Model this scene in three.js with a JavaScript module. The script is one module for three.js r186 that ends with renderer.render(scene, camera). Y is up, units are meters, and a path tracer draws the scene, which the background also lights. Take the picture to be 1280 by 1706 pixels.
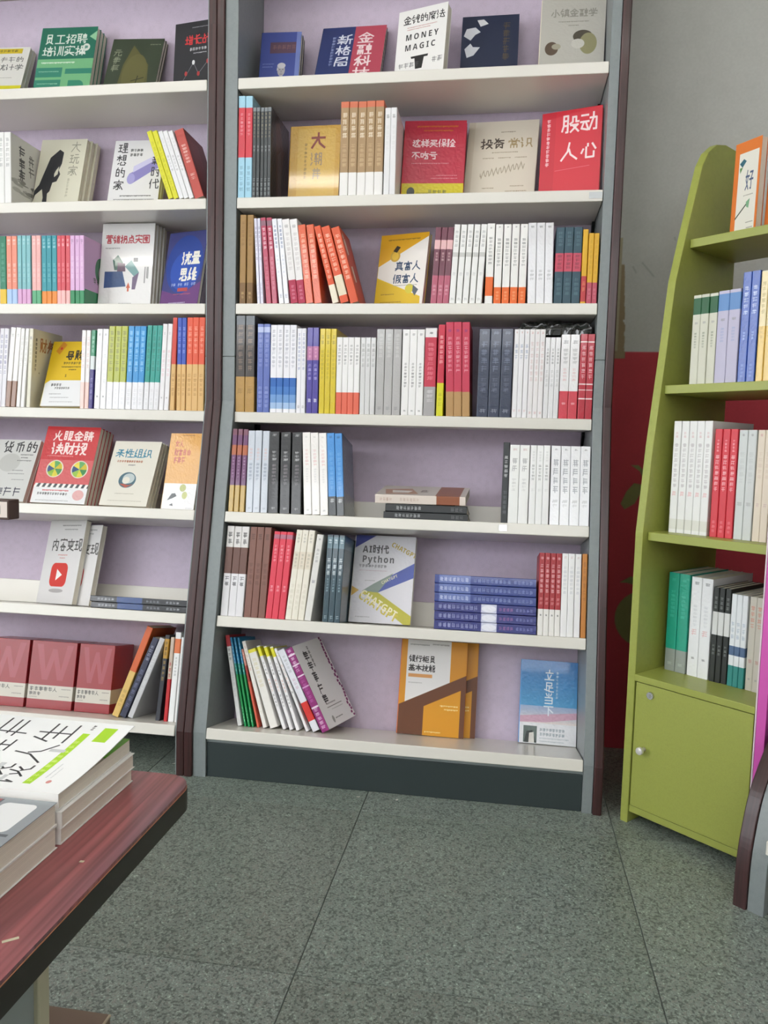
import * as THREE from 'three';
import { RoundedBoxGeometry } from 'three/addons/geometries/RoundedBoxGeometry.js';
import { mergeGeometries } from 'three/addons/utils/BufferGeometryUtils.js';
import { RectAreaLightUniformsLib } from 'three/addons/lights/RectAreaLightUniformsLib.js';

// ---------- camera, sky, exposure ----------
const scene = new THREE.Scene();
const camera = new THREE.PerspectiveCamera(66.25, 1280 / 1706, 0.05, 60);
camera.position.set(0.7535, 0.8853, 2.1084);
camera.rotation.order = 'YXZ';
camera.rotation.set(-0.083516, 0.15244, 0.027191);
scene.background = new THREE.Color(0.94, 0.97, 1.0);          // overcast daylight outside the windows
scene.backgroundIntensity = 7;
const renderer = new THREE.WebGLRenderer({ antialias: true });
renderer.toneMapping = THREE.LinearToneMapping;
renderer.toneMappingExposure = 0.9;
renderer.shadowMap.enabled = true;
RectAreaLightUniformsLib.init();
const LAMP_POWER = 17, LAMP_COLOR = new THREE.Color(1.0, 0.965, 0.9);
const LAMPS = [[-0.1, 1.65], [-1.65, 2.4], [1.5, 2.1], [0.3, 3.4]];   // fluorescent battens on the ceiling (x, z)

// ---------- helpers ----------
let seed = 11;
const rnd = () => { seed = (Math.imul(seed, 1664525) + 1013904223) >>> 0; return seed / 4294967296; };
const used = new Map();
const numbered = (n) => { const k = used.get(n) ?? 0; used.set(n, k + 1); return k ? n + '_' + String(k).padStart(3, '0') : n; };
function tag(o, label, category, group) { o.userData.label = label; o.userData.category = category; if (group) o.userData.group = group; return o; }
function part(name, geo, m, parent) { const o = new THREE.Mesh(geo, m); o.name = name; o.castShadow = o.receiveShadow = true; parent.add(o); return o; }
function thing(name, label, category, pos = [0, 0, 0], group) { const o = new THREE.Group(); o.name = numbered(name); o.position.set(...pos); scene.add(o); return tag(o, label, category, group); }
function struct(name, geo, m) { const o = part(name, geo, m, scene); o.userData.kind = 'structure'; return o; }
const box = (x0, x1, y0, y1, z0, z1) => new THREE.BoxGeometry(x1 - x0, y1 - y0, z1 - z0).translate((x0 + x1) / 2, (y0 + y1) / 2, (z0 + z1) / 2);
const rbox = (x0, x1, y0, y1, z0, z1, r = 0.002, s = 2) => new RoundedBoxGeometry(x1 - x0, y1 - y0, z1 - z0, s, r).translate((x0 + x1) / 2, (y0 + y1) / 2, (z0 + z1) / 2);
const mat = (color, roughness = 0.5, extra = {}) => new THREE.MeshPhysicalMaterial({ color, roughness, ...extra });
const canvas = (w, h) => { const c = document.createElement('canvas'); c.width = w; c.height = h; return c; };
function ctex(c, repeat) { const t = new THREE.CanvasTexture(c); t.colorSpace = THREE.SRGBColorSpace; t.magFilter = THREE.LinearFilter; if (repeat) { t.wrapS = t.wrapT = THREE.RepeatWrapping; t.repeat.set(...repeat); } return t; }
// profile polygon in (z, y) extruded along x from x0 to x1
function profileX(pts, x0, x1, bevel = 0) {
  const s = new THREE.Shape(pts.map(([z, y]) => new THREE.Vector2(-z, y)));
  const g = new THREE.ExtrudeGeometry(s, { depth: x1 - x0 - 2 * bevel, bevelEnabled: bevel > 0, bevelThickness: bevel, bevelSize: bevel, bevelOffset: -bevel, bevelSegments: 2 });
  return g.rotateY(Math.PI / 2).translate(x0 + bevel, 0, 0);
}
// box-mapped uv in metres, for geometries whose own uv does not suit
function metreUV(g, k = 1) {
  const p = g.attributes.position, n = g.attributes.normal, uv = new Float32Array(p.count * 2);
  for (let i = 0; i < p.count; i++) {
    const ax = Math.abs(n.getX(i)), ay = Math.abs(n.getY(i)), az = Math.abs(n.getZ(i)), x = p.getX(i), y = p.getY(i), z = p.getZ(i);
    const [a, b] = ax > ay && ax > az ? [z, y] : ay > az ? [x, z] : [x, y];
    uv[i * 2] = a * k; uv[i * 2 + 1] = b * k;
  }
  g.setAttribute('uv', new THREE.BufferAttribute(uv, 2)); return g;
}
// smooth periodic value noise on a canvas-sized grid
function noiseGrid(n, s) { const g = new Float32Array(n * n).map(() => rnd()); return (x, y) => { x /= s; y /= s; const xi = Math.floor(x), yi = Math.floor(y), fx = x - xi, fy = y - yi, a = (i, j) => g[((j % n + n) % n) * n + (i % n + n) % n], sx = fx * fx * (3 - 2 * fx), sy = fy * fy * (3 - 2 * fy); return (a(xi, yi) * (1 - sx) + a(xi + 1, yi) * sx) * (1 - sy) + (a(xi, yi + 1) * (1 - sx) + a(xi + 1, yi + 1) * sx) * sy; }; }
function paint(c, f) { const g = c.getContext('2d'), im = g.getImageData(0, 0, c.width, c.height), d = im.data; for (let y = 0, i = 0; y < c.height; y++) for (let x = 0; x < c.width; x++, i += 4) { const [r, gg, b] = f(x, y); d[i] = r; d[i + 1] = gg; d[i + 2] = b; d[i + 3] = 255; } g.putImageData(im, 0, 0); return c; }

// ---------- surface textures ----------
const granite = (() => { const a = noiseGrid(256, 4), b = noiseGrid(170, 6), e = noiseGrid(64, 16), f = noiseGrid(512, 2); return paint(canvas(1024, 1024), (x, y) => { const v = a(x, y), w = b(x + 7, y + 3), q = f(x, y); let k = 0.8 + (e(x, y) - 0.5) * 0.08 + (q - 0.5) * 0.24; if (v > 0.66) k += 0.17 * (v - 0.5) * 2; if (w < 0.34) k -= 0.22; if (v > 0.9) k += 0.2; const p = w > 0.7 && v < 0.5 ? 8 : 0; return [196 * k * 0.8 + p, 196 * k * 0.865, 196 * k * 0.82]; }); })();
const mahogany = (() => { const a = noiseGrid(128, 3), b = noiseGrid(64, 9), e = noiseGrid(16, 64); return paint(canvas(512, 1024), (x, y) => { const warp = e(x * 0.5, y * 0.3) * 16, s = a(x + warp, y * 0.02) * 0.5 + b(x + warp * 2, y * 0.03 + 40) * 0.5, k = 0.72 + s * 0.45, q = Math.max(0, e(x * 0.8 + 90, y * 0.12) - 0.5) * 1.1; return [150 * k * (1 - q * 0.35), 80 * k + s * 6, 80 * k + s * 9 + q * 12]; }); })();
const darkwood = (() => { const a = noiseGrid(64, 3), b = noiseGrid(32, 11); return paint(canvas(256, 512), (x, y) => { const k = 0.7 + (a(x, y * 0.04) * 0.5 + b(x, y * 0.02) * 0.5) * 0.6; return [58 * k, 31 * k, 31 * k]; }); })();
const grainGrey = (() => { const a = noiseGrid(512, 1), b = noiseGrid(64, 12); return paint(canvas(512, 512), (x, y) => { const k = 0.93 + a(x, y) * 0.07 + b(x, y) * 0.05; return [255 * Math.min(1, k), 255 * Math.min(1, k), 255 * Math.min(1, k)]; }); })();
const pageLines = (() => { const v = Array.from({ length: 256 }, () => 0.86 + rnd() * 0.14); return paint(canvas(256, 4), (x) => [238 * v[x], 230 * v[x], 214 * v[x]]); })();
const wallPaint = (() => {          // two-tone wall, 4.6 m wide and 3 m high: grey above, red dado below, olive fruit-and-leaf motif, a brown scraped strip of old plaster
  const W = 2048, H = 1336, c = canvas(W, H), g = c.getContext('2d'), X = (x) => (x + 2.4) / 4.7 * W, Y = (y) => (1 - y / 3) * H, a = noiseGrid(128, 16), b = noiseGrid(256, 2);
  g.fillStyle = '#b9b9b3'; g.fillRect(0, 0, W, H); g.fillStyle = '#b53c45'; g.fillRect(0, Y(1.178), W, H);
  g.fillStyle = '#8d7b5e'; for (let i = 0; i < 70; i++) { const y = 1.178 + rnd() * 0.25; g.fillRect(X(1.03), Y(y), X(1.066 + rnd() * 0.016 * (1.45 - y) / 0.27) - X(1.03), 9); }
  g.fillStyle = '#a39a80'; g.fillRect(X(1.045), Y(1.5), 6, Y(1.18) - Y(1.5));
  g.strokeStyle = '#a5a59f'; for (const [x0, y0, x1, y1] of [[1.115, 1.43, 1.15, 1.39], [1.09, 1.42, 1.1, 1.4], [1.2, 1.5, 1.203, 1.49]]) { g.lineWidth = 2; g.beginPath(); g.moveTo(X(x0), Y(y0)); g.lineTo(X(x1), Y(y1)); g.stroke(); }
  g.fillStyle = '#7f7b4c';
  const blob = (p) => { g.beginPath(); p.forEach(([x, y], i) => i ? g.lineTo(X(x), Y(y)) : g.moveTo(X(x), Y(y))); g.closePath(); g.fill(); };
  for (const dx of [0, 0.62]) {
    blob([[1.113 + dx, 0.852], [1.135 + dx, 0.853], [1.16 + dx, 0.83], [1.165 + dx, 0.805], [1.15 + dx, 0.81], [1.14 + dx, 0.835]]);
    blob([[1.125 + dx, 0.8], [1.145 + dx, 0.797], [1.15 + dx, 0.78], [1.13 + dx, 0.74], [1.102 + dx, 0.722], [1.09 + dx, 0.738], [1.105 + dx, 0.775]]);
    blob([[1.098 + dx, 0.505], [1.13 + dx, 0.525], [1.16 + dx, 0.52], [1.15 + dx, 0.498], [1.12 + dx, 0.505]]);
    g.beginPath(); g.ellipse(X(1.175 + dx), Y(0.4), X(0.085) - X(0), Y(0) - Y(0.085), 0, 0, 7); g.fill();
  }
  const im = g.getImageData(0, 0, W, H), d = im.data; for (let y = 0, i = 0; y < H; y++) for (let x = 0; x < W; x++, i += 4) { const k = 0.965 + a(x, y) * 0.02 + b(x, y) * 0.03; d[i] *= k; d[i + 1] *= k; d[i + 2] *= k; } g.putImageData(im, 0, 0);
  return c;
})();

const M = {
  shelf: mat('#dedad1', 0.32, { clearcoat: 0.3, clearcoatRoughness: 0.2 }),
  upright: mat('#858c8d', 0.38, { map: ctex(grainGrey, [3, 3]) }),
  trim: mat('#ffffff', 0.34, { map: ctex(darkwood, [6, 2]), clearcoat: 0.12, clearcoatRoughness: 0.12 }),
  lavender: mat('#c8b9cc', 0.6, { map: ctex(grainGrey, [2, 2]) }),
  kick: mat('#303a3b', 0.45),
  bracket: mat('#26282a', 0.35, { metalness: 0.6 }),
  tape: mat('#d5d8da', 0.15, { metalness: 0.3 }),
  green: mat('#9ba24c', 0.4, { map: ctex(grainGrey, [3, 3]) }),
  pink: mat('#cb52ab', 0.4), paleEdge: mat('#d9c6cf', 0.4),
  chrome: mat('#c9c9c9', 0.2, { metalness: 1 }), steel: mat('#d6d3d0', 0.35, { metalness: 0.4 }),
  page: mat('#ffffff', 0.85, { map: ctex(pageLines, [1, 1]) }),
  table: mat('#ffffff', 0.3, { map: ctex(mahogany, [1, 1]), clearcoat: 0.35, clearcoatRoughness: 0.25 }),
  rim: mat('#2b2723', 0.4), chip: mat('#c98a6a', 0.6),
  legCream: mat('#c6c0a4', 0.5), legGrey: mat('#9aa3a0', 0.55),
  floor: mat('#ffffff', 0.36, { map: ctex(granite, [1, 1]) }), grout: mat('#6b736d', 0.8),
  wall: mat('#bdbdb8', 0.85), ceiling: mat('#e9e8e4', 0.9), frame: mat('#e4e4e2', 0.5),
  glass: mat('#ffffff', 0.03, { transmission: 1, thickness: 0, ior: 1.45 }),
  plastic: mat('#17181a', 0.14, { clearcoat: 1, clearcoatRoughness: 0.08 }),
  film: mat('#ffffff', 0.08, { transmission: 0.95, thickness: 0, ior: 1.4 }),
  carton: mat('#7d6a5c', 0.8),
};

// ---------- room shell ----------
const RX0 = -2.4, RX1 = 2.3, ZB = -0.27, ZF = 4.6, CH = 3.0;
{
  const wb = struct('wall_back', box(RX0, RX1, -0.003, CH, ZB - 0.15, ZB), mat('#ffffff', 0.85, { map: ctex(wallPaint) }));
  // left wall: mostly shop-front glazing on the street side
  const gz0 = 1.35, gz1 = 4.35, gy0 = 0.15, gy1 = 2.55;
  struct('wall_left', mergeGeometries([box(RX0 - 0.15, RX0, -0.003, CH, ZB - 0.15, gz0), box(RX0 - 0.15, RX0, -0.003, CH, gz1, ZF + 0.15), box(RX0 - 0.15, RX0, -0.003, gy0, gz0, gz1), box(RX0 - 0.15, RX0, gy1, CH, gz0, gz1)]), M.wall);
  struct('wall_right', box(RX1, RX1 + 0.15, -0.003, CH, ZB - 0.15, ZF + 0.15), M.wall);
  struct('ceiling', box(RX0, RX1, CH, CH + 0.15, ZB, ZF), M.ceiling);
  // front wall (behind the viewer) with two tall windows
  const wins = [[-2.0, -0.2], [0.2, 2.0]], y0 = 1.7, y1 = 2.65;
  struct('wall_front', mergeGeometries([box(RX0, RX1, -0.003, y0, ZF, ZF + 0.15), box(RX0, RX1, y1, CH, ZF, ZF + 0.15), box(RX0, wins[0][0], y0, y1, ZF, ZF + 0.15), box(wins[0][1], wins[1][0], y0, y1, ZF, ZF + 0.15), box(wins[1][1], RX1, y0, y1, ZF, ZF + 0.15)]), M.wall);
  wins.forEach(([a, b], i) => {
    const w = new THREE.Group(); w.name = 'window_' + (i + 1); w.userData.kind = 'structure'; w.position.set(a, y0, ZF + 0.05); scene.add(w);
    const L = b - a, Hh = y1 - y0, fr = [box(0, 0.05, 0, Hh, 0, 0.06), box(L - 0.05, L, 0, Hh, 0, 0.06), box(0.05, L - 0.05, 0, 0.05, 0, 0.06), box(0.05, L - 0.05, Hh - 0.05, Hh, 0, 0.06)];
    part('window_frame', mergeGeometries(fr), M.frame, w);
    for (let k = 1; k < 3; k++) part('mullion', box(L * k / 3 - 0.025, L * k / 3 + 0.025, 0.05, Hh - 0.05, 0, 0.05), M.frame, w);
    for (let k = 0; k < 3; k++) part('pane', box(k ? L * k / 3 + 0.025 : 0.05, k < 2 ? L * (k + 1) / 3 - 0.025 : L - 0.05, 0.05, Hh - 0.05, 0.02, 0.024), M.glass, w);
  });
  {
    const w = new THREE.Group(); w.name = 'window_3'; w.userData.kind = 'structure'; w.position.set(RX0 - 0.1, gy0, gz0); scene.add(w); const L = gz1 - gz0, Hh = gy1 - gy0;
    part('window_frame', mergeGeometries([box(0, 0.06, 0, Hh, 0, 0.05), box(0, 0.06, 0, Hh, L - 0.05, L), box(0, 0.06, 0, 0.05, 0.05, L - 0.05), box(0, 0.06, Hh - 0.05, Hh, 0.05, L - 0.05)]), M.frame, w);
    for (let k = 1; k < 4; k++) part('mullion', box(0, 0.05, 0.05, Hh - 0.05, L * k / 4 - 0.025, L * k / 4 + 0.025), M.frame, w);
    for (let k = 0; k < 4; k++) part('pane', box(0.02, 0.024, 0.05, Hh - 0.05, k ? L * k / 4 + 0.025 : 0.05, k < 3 ? L * (k + 1) / 4 - 0.025 : L - 0.05), M.glass, w);
  }
  // floor: 0.6 m granite tiles over grout
  const fl = struct('floor', box(RX0 - 0.15, RX1 + 0.15, -0.12, -0.003, ZB - 0.15, ZF + 0.15), M.grout);
  const tg = [0, 1, 2, 3].map((k) => { const g = new RoundedBoxGeometry(0.5982, 0.012, 0.5982, 1, 0.001); metreUV(g, 1 / 0.6); const uv = g.attributes.uv; for (let i = 0; i < uv.count; i++) { const a = uv.getX(i), b = uv.getY(i); if (k === 1) uv.setXY(i, b, -a); if (k === 2) uv.setXY(i, -a + 0.37, -b + 0.11); if (k === 3) uv.setXY(i, -b + 0.2, a + 0.6); } return g; });
  M.floor.map.wrapS = M.floor.map.wrapT = THREE.RepeatWrapping;
  const tm = ['#ffffff', '#f6f8f6', '#f1f1ee'].map((c) => { const m = M.floor.clone(); m.color.set(c); return m; });
  for (let i = -5; i < 4; i++) for (let j = -2; j < 7; j++) {
    const x0 = Math.max(RX0, 0.437 + i * 0.6), x1 = Math.min(RX1, 0.437 + (i + 1) * 0.6), z0 = Math.max(ZB, 0.897 + (j - 1) * 0.6), z1 = Math.min(ZF, 0.897 + j * 0.6);
    if (x1 - x0 < 0.1 || z1 - z0 < 0.05) continue;
    const o = part('floor_tile', tg[(i * 3 + j * 5 + 60) % 4], tm[(i * 2 + j + 40) % 3], fl); o.position.set((x0 + x1) / 2, -0.006, (z0 + z1) / 2); o.scale.set((x1 - x0) / 0.6, 1, (z1 - z0) / 0.6);
  }
}
// ceiling lamps: fluorescent battens
LAMPS.forEach(([x, z], i) => {
  const t = thing('fluorescent_lamp', 'white twin fluorescent batten lamp mounted on the ceiling', 'lamp', [x, CH - 0.09, z], 'ceiling batten lamps');
  part('housing', rbox(-0.62, 0.62, 0.03, 0.09, -0.05, 0.05, 0.006), M.frame, t);
  for (const s of [-1, 1]) part('tube', new THREE.CylinderGeometry(0.013, 0.013, 1.18, 12).rotateZ(Math.PI / 2).translate(0, 0.012, s * 0.03), new THREE.MeshStandardMaterial({ color: '#ffffff', emissive: LAMP_COLOR, emissiveIntensity: 6 }), t);
  const l = new THREE.RectAreaLight(LAMP_COLOR, LAMP_POWER, 1.18, 0.1); l.position.set(0, -0.004, 0); l.rotation.x = -Math.PI / 2; l.castShadow = true; t.add(l);
});
// ---------- a small stroke font for the Chinese titles: each stroke is a run of x,y digits on a 0-A grid ----------
const S = {
  口: '1191991911', 日: '2080892920 2484', 目: '2080892920 2383 2686', 月: '202609 20808A6A 2383 2686', 木: '03A3 505A 5308 53A8', 禾: '7023 04A4 525A 5409 54A9', 火: '1326 8366 50450A 567AAA',
  土: '1494 505A 0AAA', 工: '1191 515A 0AAA', 女: '40158A 73480A 03A3', 子: '119154 545A3A 05A5', 又: '11910A 2369AA', 贝: '27208087 53561A 67AA', 言: '1033 05353A58', 手: '0383 505A3A 0896', 金字: '5004 3383 1686 565A 5A98',
  丝: '602565 652878 0A99', 水: '1033 0436 0A48', 宀: '5052 0402A2A4', 艹: '02A2 3034 7074', 辶: '1123 0434 3408 084AAA', 阝: '202A 207044 44764A', 广: '5052 02A2 120A', 囗: '00A0AA0A00', 巾: '29228289 505A', 王: '1191 1595 515A 0AAA',
  力: '13939A6A 50530A', 戈: '04A3 406AAA 8559 7092', 人旁: '6015 434A', 寸: '03A3 707A4A 3557', 十: '05A5 505A', 八: '40250A 6079AA', 田: '1191991911 5159 1595', 竖心: '505A 2314 8395', 石: '02A2 420A 36969A3A36', 匕: '8135 313A9A96', 殳: '313405 317174A4 1696 961A 36AA',
  斤: '8021 21260A 25A5 757A', 米: '0555 505A 2031 8071 5509 55A9', 止: '505A 5595 2529 0AAA', 刀: '11919A6A 51460A', 厶: '50186888 7599', 犭: '8018 305A2A 4618', 马: '2181 8184 2326 2686 868A6A 0868', 佳: '4015 343A 3494 3797 3A9A 606A',
  大: '03A3 50530A 5367AA', 小: '505A3A 2408 74A8', 心: '2517 44494A9A97 5253 82A5', 人: '50450A 5467AA', 不: '01A1 5107 525A 65A8', 下: '01A1 515A 64A7', 立: '5052 1393 3549 7559 0AAA', 生: '2005 13A3 505A 2696 0AAA', 内: '1A12929A7A 505427 5588',
  法: 0, 页: '01A1 5142 2823 2383 8388 55 560A 68AA', 文: '5052 02A2 820A 236AAA', 点: 0, 长: '7032 04A4 303A58 346AAA', 币: '7012 29238389 525A', 水字: '505A3A 1444 0A 8365 65AA', 火字: '1326 8366 50450A 567AAA', 中: '11919717 505A',
  的: [['白', 0, 0, 5, 10], ['勺', 5, 0, 5, 10]], 白: '5032 2282892922 2585', 勺: '3015 13939A6A 3556', 钱: [['金字', 0, 0, 4.5, 10], ['戋', 4.5, 0, 5.5, 10]], 戋: '13A2 05A4 406AAA 8559 7092',
  金: '5004 50A4 3373 1696 535A 2739 7769 0AAA', 融: [['鬲', 0, 0, 5.5, 10], ['虫', 5.5, 0, 4.5, 10]], 鬲: '01A1 3272743432 2A26868A 3847 7867 5A58 4868', 虫: '2282862622 505A 0A9A', 科: [['禾', 0, 0, 5, 10], ['斗', 5, 0, 5, 10]], 斗: '2133 1436 08A6 707A', 技: [['手', 0, 0, 4, 10], ['支', 4, 0, 6, 10]], 支: '03A3 5055 15850A 256AAA',
  新: [['亲', 0, 0, 5.5, 10], ['斤', 5.5, 0, 4.5, 10]], 亲: '5051 12A2 3244 7264 05A5 17A7 575A 5809 58A9', 格: [['木', 0, 0, 4.5, 10], ['各', 4.5, 0, 5.5, 10]], 各: '4015 2282 8206 33A6 27878A2A27', 局: '11911414 9194 11070A 16969A7A 38686A3A38',
  魔: '5051 01A1 110A 2353 7393 3444 7484 36868636 3888 5A65 468A', 小镇: 0, 镇: [['金字', 0, 0, 4.5, 10], ['真', 4.5, 0, 5.5, 10]], 真: '1191 5052 2282 2228 8288 2484 2686 08A8 380A 68AA', 学: '2133 5052 8073 0403A3A4 3575 7556 565A3A 07A7', 这: [['辶', 0, 0, 10, 10], ['文', 3.5, 0, 6, 8]], 样: [['木', 0, 0, 4.5, 10], ['羊', 4.5, 0, 5.5, 10]], 羊: '2031 8071 13A3 1595 08A8 515A',
  买: '119183 3243 1445 06A6 6366 660A 68AA', 保: [['人旁', 0, 0, 3.5, 10], ['呆', 3.5, 0, 6.5, 10]], 呆: '2080842420 06A6 545A 5619 56A9', 险: [['阝', 0, 0, 3.5, 10], ['佥', 3.5, 0, 6.5, 10]], 佥: '5004 50A4 3575 2739 5658 8769 0AAA', 吃: [['口', 0, 2, 4, 6], ['乞', 4, 0, 6, 10]], 乞: '3015 23A3 25852A9A97', 亏: '2181 04A4 3436868A5A', 投: [['手', 0, 0, 4, 10], ['殳', 4, 0, 6, 10]],
  资: '1022 0533 4023 3292 6244 6495 29268689 572A 698A', 常: '5051 2132 8172 0403A3A4 3474763634 2A27878A 565A', 识: [['言', 0, 0, 4, 10], ['只', 4, 0, 6, 10]], 只: '2181862621 3719 76AA', 股: [['月', 0, 0, 4.5, 10], ['殳', 4.5, 0, 5.5, 10]], 动: [['云', 0, 0, 5, 10], ['力', 5, 0, 5, 10]], 云: '1191 05A5 45198A 76AA', 富: '5051 0302A2A3 3373 3474763634 27878A2A27 575A 2888', 假: [['人旁', 0, 0, 3, 10], ['叚', 3, 0, 7, 10]], 叚: '114144 1444 111A 1747 6191 9194 6494 5696 965A 66AA',
  时: [['日', 0, 0, 4, 10], ['寸', 4.5, 0, 5.5, 10]], 代: [['人旁', 0, 0, 3.5, 10], ['弋', 3.5, 0, 6.5, 10]], 弋: '04A3 406AAAA8 7092', 银: [['金字', 0, 0, 4.5, 10], ['艮', 4.5, 0, 5.5, 10]], 艮: '20808424 2282 202A58 567AAA 8659', 行: [['彳', 0, 0, 4, 10], ['亍', 4, 0, 6, 10]], 彳: '6014 8306 454A', 亍: '1191 04A4 646A3A', 柜: [['木', 0, 0, 4.5, 10], ['巨', 4.5, 0, 5.5, 10]], 巨: '11A1 111A AA1A 14949717', 员: [['口', 2, 0, 6, 4], ['贝', 1, 4, 8, 6]],
  基: '02A2 3036 7076 3363 3575 06A6 3609 76A9 575A 3878 0AAA', 本: '03A3 505A 5308 53A8 3777', 能: [['厶', 0, 0, 5, 4.5], ['月', 0, 4.5, 5, 5.5], ['匕', 5, 0, 5, 5], ['匕', 5, 5, 5, 5]], 足: '2181842421 545A 5696 2529 087AAA', 当: '5053 2032 8072 14949A1A 1797', 统: [['丝', 0, 0, 4, 10], ['充', 4, 0, 6, 10]], 充: '5052 02A2 3264 2484 4517 460A 666AAAA8', 计: [['言', 0, 0, 4, 10], ['十', 4, 0, 6, 10]], 招: [['手', 0, 0, 4, 10], ['召', 4, 0, 6, 10]], 召: '11919474 5105 26868A2A26',
  聘: [['耳', 0, 0, 4.5, 10], ['甹', 4.5, 0, 5.5, 10]], 耳: '00A0 2028 808A 2383 2585 08A7', 甹: '2181842421 5054 2282 06A6 3878 787A5A', 培: [['土', 0, 1, 4, 8], ['音', 4, 0, 6, 10]], 音: '5052 1292 3345 7365 05A5 26868A2A26', 训: [['言', 0, 0, 4, 10], ['川', 4, 0, 6, 10]], 川: '20260A 5059 909A', 实: [['宀', 0, 0, 10, 4], ['头', 0, 2.5, 10, 7.5]], 头: '2132 0434 06A6 50560A 67AA', 操: [['手', 0, 0, 4, 10], ['喿', 4, 0, 6, 10]], 喿: '2080832320 0444470704 6494976764 08A8 575A 5809 58A9',
  增: [['土', 0, 1, 4, 8], ['曾', 4, 0, 6, 10]], 曾: '2032 8072 12929515 12 5255 26868A2A26 2888', 战: [['占', 0, 0, 5, 10], ['戈', 5, 0, 5, 10]], 占: '5054 5282 15959A1A15', 略: [['田', 0, 1, 4.5, 8], ['各', 4.5, 0, 5.5, 10]], 玩: [['王', 0, 1, 4, 8], ['元', 4, 0, 6, 10]], 元: '2181 04A4 340A 646AAAA8', 家: '5051 0302A2A3 2484 5436 555A3A 5507 5609 5679 7566 76AA', 理: [['王', 0, 1, 4, 8], ['里', 4, 0, 6, 10]], 里: '2080852520 505A 2383 1797 0AAA', 想: [['木', 0, 0, 5, 6], ['目', 5, 0, 5, 6], ['心', 0, 6, 10, 4]],
  营: [['艹', 0, 0, 10, 3], ['宀', 0, 2, 10, 3], ['口', 2.5, 4, 5, 2.5], ['口', 1.5, 7, 7, 3]], 销: [['金字', 0, 0, 4.5, 10], ['肖', 4.5, 0, 5.5, 10]], 肖: '5054 1133 9173 2A24848A6A 2686 2888', 拐: [['手', 0, 0, 4, 10], ['另', 4, 0, 6, 10]], 另: '2181842421 15959A6A 450A', 点字: 0, 突: [['宀', 0, 0, 10, 4], ['大', 0, 3, 10, 7]], 围: [['囗', 0, 0, 10, 10], ['韦', 2, 2, 6, 6]], 韦: '1191 0494 17878A 505A', 流: [['水', 0, 0, 3, 10], ['充', 3, 0, 7, 10]], 量: '2080832320 2181 04A4 2686882826 2787 5A55 1999 0AAA',
  思: [['田', 1, 0, 8, 5.5], ['心', 0, 5.5, 10, 4.5]], 维: [['丝', 0, 0, 4, 10], ['佳', 4, 0, 6, 10]], 导: '2181 8184 2484 2126 2696 0797 757A4A 3849', 购: [['贝', 0, 0, 4.5, 10], ['勾', 4.5, 0, 5.5, 10]], 勾: '3015 13939A6A 46286878', 货: [['人旁', 0, 0, 4, 5], ['匕', 4, 0, 5, 5], ['贝', 1, 5, 8, 5]], 眼: [['目', 0, 0, 4, 10], ['艮', 4, 0, 6, 10]], 睛: [['目', 0, 0, 4, 10], ['青', 4, 0, 6, 10]], 青: '1191 2383 05A5 5055 2A26868A 2888', 读: [['言', 0, 0, 4, 10], ['卖', 4, 0, 6, 10]], 卖: '2282 5054 04A4A6 3546 07A7 640A 67AA', 财: [['贝', 0, 0, 4.5, 10], ['才', 4.5, 0, 5.5, 10]], 才: '03A3 707A4A 6319',
  报: [['手', 0, 0, 4, 10], ['又', 5, 4, 5, 6], ['刀', 4.5, 0, 5.5, 4]], 柔: '2181 8153 2434 6474 05A5 525A 5609 56A9', 性: [['竖心', 0, 0, 3.5, 10], ['生', 3.5, 0, 6.5, 10]], 组: [['丝', 0, 0, 4, 10], ['且', 4, 0, 6, 10]], 且: '2A20808A 2383 2686 0AAA', 织: [['丝', 0, 0, 4, 10], ['只', 4, 0, 6, 10]], 容: [['宀', 0, 0, 10, 4], ['人', 1, 3, 8, 4], ['口', 2.5, 6, 5, 4]], 变: '5052 02A2 3236 6266 1315 8385 16860A 3769AA', 现: [['王', 0, 1, 4, 8], ['见', 4, 0, 6, 10]], 见: '26208086 535619 566AAAA8', 好: [['女', 0, 0, 5, 10], ['子', 5, 0, 5, 10]], 务: '4015 2282 8206 33A6 26868A6A 450A', 谈: [['言', 0, 0, 4, 10], ['火', 4, 0, 6, 5], ['火', 4, 5, 6, 5]],
  法字: 0, 去: '2282 5055 05A5 45198A 76AA', 自: '5032 2282892922 2484 2686', 由: '1393991913 5059 1696', 潮: [['水', 0, 0, 3, 10], ['车', 3, 0, 3.5, 10], ['月', 6.5, 0, 3.5, 10]], 车: '1191 4015 2595 07A7 505A',
};
S.法 = [['水', 0, 0, 3, 10], ['去', 3, 0, 7, 10]]; S.点 = [['占', 1, 0, 8, 7], ['四点', 0, 7.5, 10, 2.5]]; S.四点 = '1208 3538 5568 82A8';
const dig = (ch) => (ch === 'A' ? 10 : +ch);
function strokes(g, key, x, y, w, h) {
  const s = S[key];
  if (!s) return false;
  if (Array.isArray(s)) { for (const [k, a, b, c, d] of s) strokes(g, k, x + a / 10 * w, y + b / 10 * h, c / 10 * w, d / 10 * h); return true; }
  for (const st of s.split(' ')) { if (st.length < 4) continue; for (let i = 0; i + 1 < st.length; i += 2) { const px = x + (0.6 + dig(st[i]) * 0.88) / 10 * w, py = y + (0.6 + dig(st[i + 1]) * 0.88) / 10 * h; i ? g.lineTo(px, py) : g.moveTo(px, py); } }
  return true;
}
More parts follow.
